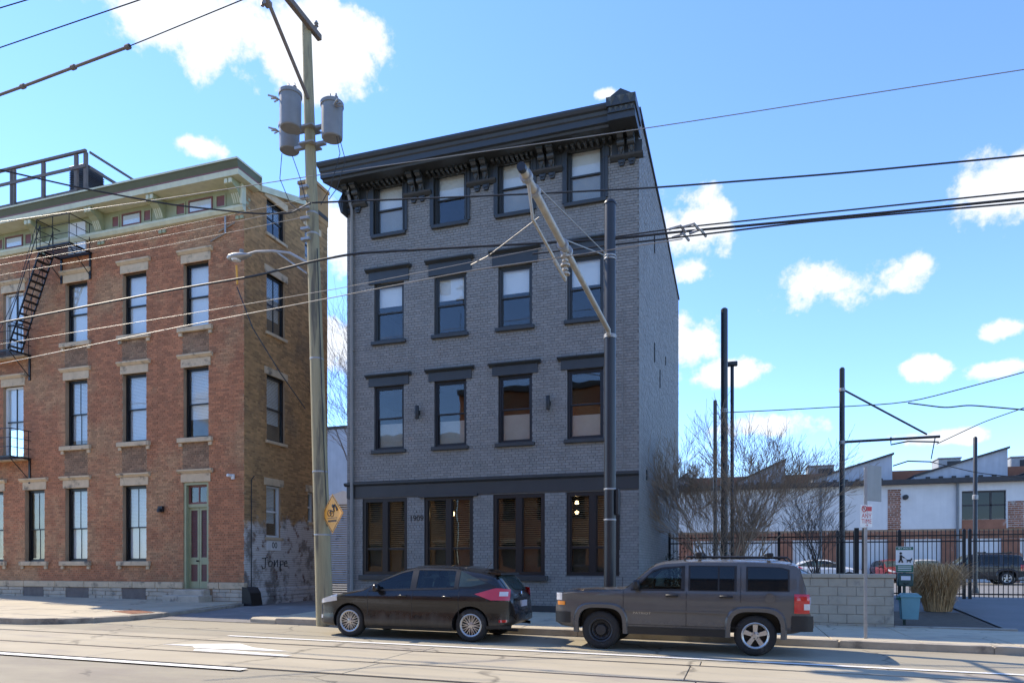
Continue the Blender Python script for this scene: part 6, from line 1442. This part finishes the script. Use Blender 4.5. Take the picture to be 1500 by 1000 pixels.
# ---------------------------------------------------------------- warehouse
def warehouse():
    Y = 54.0; b = empty('warehouse', (0, 0, 0), 'long white and brick warehouse with sloped roof monitors behind the lot', 'warehouse')
    P = lambda x, y, yy=Y: onY(x, y, yy)
    ze = P(1250, 712).z; zr = P(1250, 697).z; x0, x1 = P(930, 700).x, P(1700, 700).x
    wa, wb = P(1409, 700).x, P(1474, 700).x; w0, w1 = P(1409, 761).z, P(1409, 719).z
    zbr = P(1250, 776).z; zb = P(1250, 790).z
    hole = [(wa, wb, w0, w1)]
    backing('wall', M['wwall'], b, x0, x1, zbr, ze, Y, .4, hole)
    box('lower_wall', M['wwall'], b, x0, x1, Y + .06, Y + .4, LOT - .3, zb)
    bricks(b, M['wbrick'], (x0, Y + .03, 0), (1, 0, 0), (0, -1, 0), x1 - x0, zb, zbr, [], bl=.5, bh=.18, j=.02, proud=.02, seed=14)
    box('brick_band_core', M['rmortar'], b, x0, x1, Y + .03, Y + .4, zb, zbr)
    for p in (1005, 1080, 1150, 1213, 1312, 1392, 1480, 1560):
        x = P(p, 700).x; box('pier', M['wbrick'], b, x - .5, x + .5, Y - .12, Y + .05, LOT - .2, zb - .02)
    for (p, q, u, w_) in ((1300, 1320, 716, 776), (1476, 1500, 735, 776)):
        bricks(b, M['wbrick'], (P(p, 700).x, Y - .005, 0), (1, 0, 0), (0, -1, 0), P(q, 700).x - P(p, 700).x, P(1300, w_).z, P(1300, u).z, [], bl=.4, bh=.14, j=.03, proud=.02, seed=p)
    box('window_apron', M['wbrick'], b, wa, wb, Y - .03, Y + .02, P(1409, 775).z, w0)
    f = MB(); 
    for k in range(4): x = wa + (wb - wa) * k / 3; f.box(x - .06, x + .06, Y + .12, Y + .2, w0, w1)
    f.box(wa, wb, Y + .12, Y + .2, (w0 + w1) / 2 - .05, (w0 + w1) / 2 + .05); f.box(wa, wb, Y + .1, Y + .22, w1 - .12, w1); o = f.build('window', M['roofing'], b)
    for k in range(3):
        for (a, c) in ((w0, (w0 + w1) / 2), ((w0 + w1) / 2, w1)): box('pane', M['carglass2'], o, wa + (wb - wa) * k / 3 + .06, wa + (wb - wa) * (k + 1) / 3 - .06, Y + .15, Y + .17, a + .05, c - .05)
    box('eave', M['roofing'], b, x0, x1, Y - .5, Y + .6, ze, ze + .32)
    box('parapet', M['wbrick'], b, x0, x1, Y + 5, Y + 5.4, ze + .3, P(1320, 689, Y + 5).z)
    box('roof', M['roofing'], b, x0, x1, Y + .5, Y + 24, ze + .15, ze + .3)
    box('rear_wall', M['wwall'], b, x0, x1, Y + 23.6, Y + 24, LOT, ze)
    for (a, pk, yp, ya) in ((1080, 1150, 674, 714), (1190, 1307, 666, 708), (1340, 1476, 657, 704), (1510, 1640, 648, 698), (985, 1005, 695, 716)):
        y0 = Y + .3; pa, pb = P(a, ya, y0), P(pk, yp, y0); zlo = ze + .30
        m = MB(); m.prism([(pa.x, zlo), (pb.x, zlo), (pb.x, pb.z), (pa.x, zlo + .25)], y0, y0 + 18, 'y'); o = m.build('roof_monitor', M['panel'], b)
        MB().add([(pa.x, y0 - .15, zlo + .26), (pb.x + .1, y0 - .15, pb.z + .02), (pb.x + .1, y0 + 18, pb.z + .02), (pa.x, y0 + 18, zlo + .26), (pa.x, y0 - .15, zlo + .40), (pb.x + .1, y0 - .15, pb.z + .16), (pb.x + .1, y0 + 18, pb.z + .16), (pa.x, y0 + 18, zlo + .40)], [(0, 3, 2, 1), (4, 5, 6, 7), (0, 1, 5, 4), (1, 2, 6, 5), (2, 3, 7, 6), (3, 0, 4, 7)]).build('monitor_roof', M['roofing'], o)
        for k in range(1, 7): x = pa.x + (pb.x - pa.x) * k / 7; MB().box(x - .12, x + .12, y0 - .12, y0 - .0, zlo - .02, zlo + .22).build('foot_block', M['roofing'], o)
    for p in (1202, 1402): x = P(p, 700).x; MB().tube([(x, Y - .15, LOT), (x, Y - .15, ze)], .09, 8).build('downpipe', M['tgrey'], b)
    v = P(1326, 728); MB().lathe([(.18, 0), (.16, .3), (.05, .32)], 12, Matrix.Translation((v.x, Y, v.z)) @ Matrix.Rotation(R(90), 4, 'X')).build('vent', M['steelrim'], b)
    for (a, c, top_, bot_, lab) in ((1374, 1408, 671, 690, 'square grey rooftop unit between two roof monitors'), (1480, 1515, 669, 690, 'rooftop unit right of the largest roof monitor'), (1183, 1222, 682, 694, 'low dark rooftop unit behind the left roof monitors')):
        y = Y + 7; pa, pb = P(a, bot_, y), P(c, top_, y); u = empty('rooftop_unit', (pa.x, y, ze + .3), lab, 'hvac unit', 'units on the warehouse roof'); w = pb.x - pa.x; h = pb.z - ze - .3
        MB().cbox(0, w, 0, 2, 0, h, b=.06).build('casing', M['hvac'], u); MB().box(w * .4, w * .95, -.03, .0, h * .45, h * .92).build('grille', M['roofing'], u); MB().cbox(-.05, w + .05, -.05, 2.05, h, h + .12, b=.03).build('lid', M['hvac'], u)
warehouse()
# ---------------------------------------------------------------- behind the alley
def alley_end():
    b = empty('rear_building', (0, 0, 0), 'plain pale building closing the alley behind the two houses', 'building'); Y = 44
    x0, x1 = onY(400, 600, Y).x, onY(600, 600, Y).x; z1 = onY(495, 628, Y).z
    box('wall', M['panel'], b, x0, x1, Y, Y + 8, -.3, z1); box('coping', M['roofing'], b, x0 - .1, x1 + .1, Y - .08, Y + 8.1, z1, z1 + .2)
    s = empty('tent_canopy', (0, 0, 0), 'small pale pitched canopy beyond the slatted alley gate', 'canopy'); y = 33; a = onY(488, 733, y); c = onY(512, 722, y)
    MB().prism([(a.x - 2.0, a.z - .2), (c.x + .5, a.z - .2), (c.x + .3, c.z), (c.x - .4, c.z + .15)], y, y + 3, 'y').build('roof', M['white'], s); MB().box(a.x - 1.9, a.x - 1.8, y + .1, y + .2, 0, a.z - .2).build('leg', M['galv'], s); MB().box(c.x + .3, c.x + .4, y + .1, y + .2, 0, a.z - .2).build('leg', M['galv'], s)
    g = empty('slatted_gate', (0, 0, 0), 'gate of thin horizontal timber slats across the alley', 'gate'); y = 24.2; z0 = G(-13) + .1; z1 = onY(498, 737, y).z; xa, xb = RX1 + .03, GX0 + .0
    n = int((z1 - z0) / .088)
    for k in range(n): z = z0 + (z1 - z0) * k / n; MB().box(xa + .05, xb, y, y + .025, z, z + .052).build('slat', M['stone'], g)
    for x in (xa + .1, (xa + xb) / 2, xb - .9, xb - .08): MB().box(x - .04, x + .04, y + .026, y + .09, z0 - .2, z1 + .03).build('post', M['oldwood'], g)
alley_end()

# ---------------------------------------------------------------- the far side of the street, behind the viewer, seen only in reflections
def opposite(x0, x1, h, mat, label):
    b = empty('street_house', (0, 0, 0), label, 'house', 'houses across the street'); Y = -9.5; n = int((x1 - x0) / 2.4); holes = []
    for f in range(int(h // 3.6)):
        for k in range(n): xc = x0 + (x1 - x0) * (k + .5) / n; holes.append((xc - .5, xc + .5, 1.2 + 3.5 * f, 3.1 + 3.5 * f))
    backing('wall', mat, b, x0, x1, -.4, h, Y - .3, .3, holes)
    for q in holes: MB().box(q[0], q[1], Y - .2, Y - .16, q[2], q[3]).build('window', M['carglass2'], b); MB().cbox(q[0] - .1, q[1] + .1, Y - .1, Y + .08, q[3], q[3] + .25, b=.012).build('lintel', M['stone'], b)
    MB().box(x0, x1, Y - 9, Y + .3, h, h + .4).build('cornice', M['gtrim'], b)
opposite(-34, -20.2, 11, M['sbrick'], 'brown brick house across the street behind the viewer')
opposite(-20, -7, 14, M['rbrick'], 'tall red brick house across the street behind the viewer')
opposite(-6.5, 6, 9.5, M['soot'], 'lower dark brick house across the street behind the viewer')
opposite(10, 24, 11, M['sbrick'], 'brown brick corner house across the street behind the viewer')
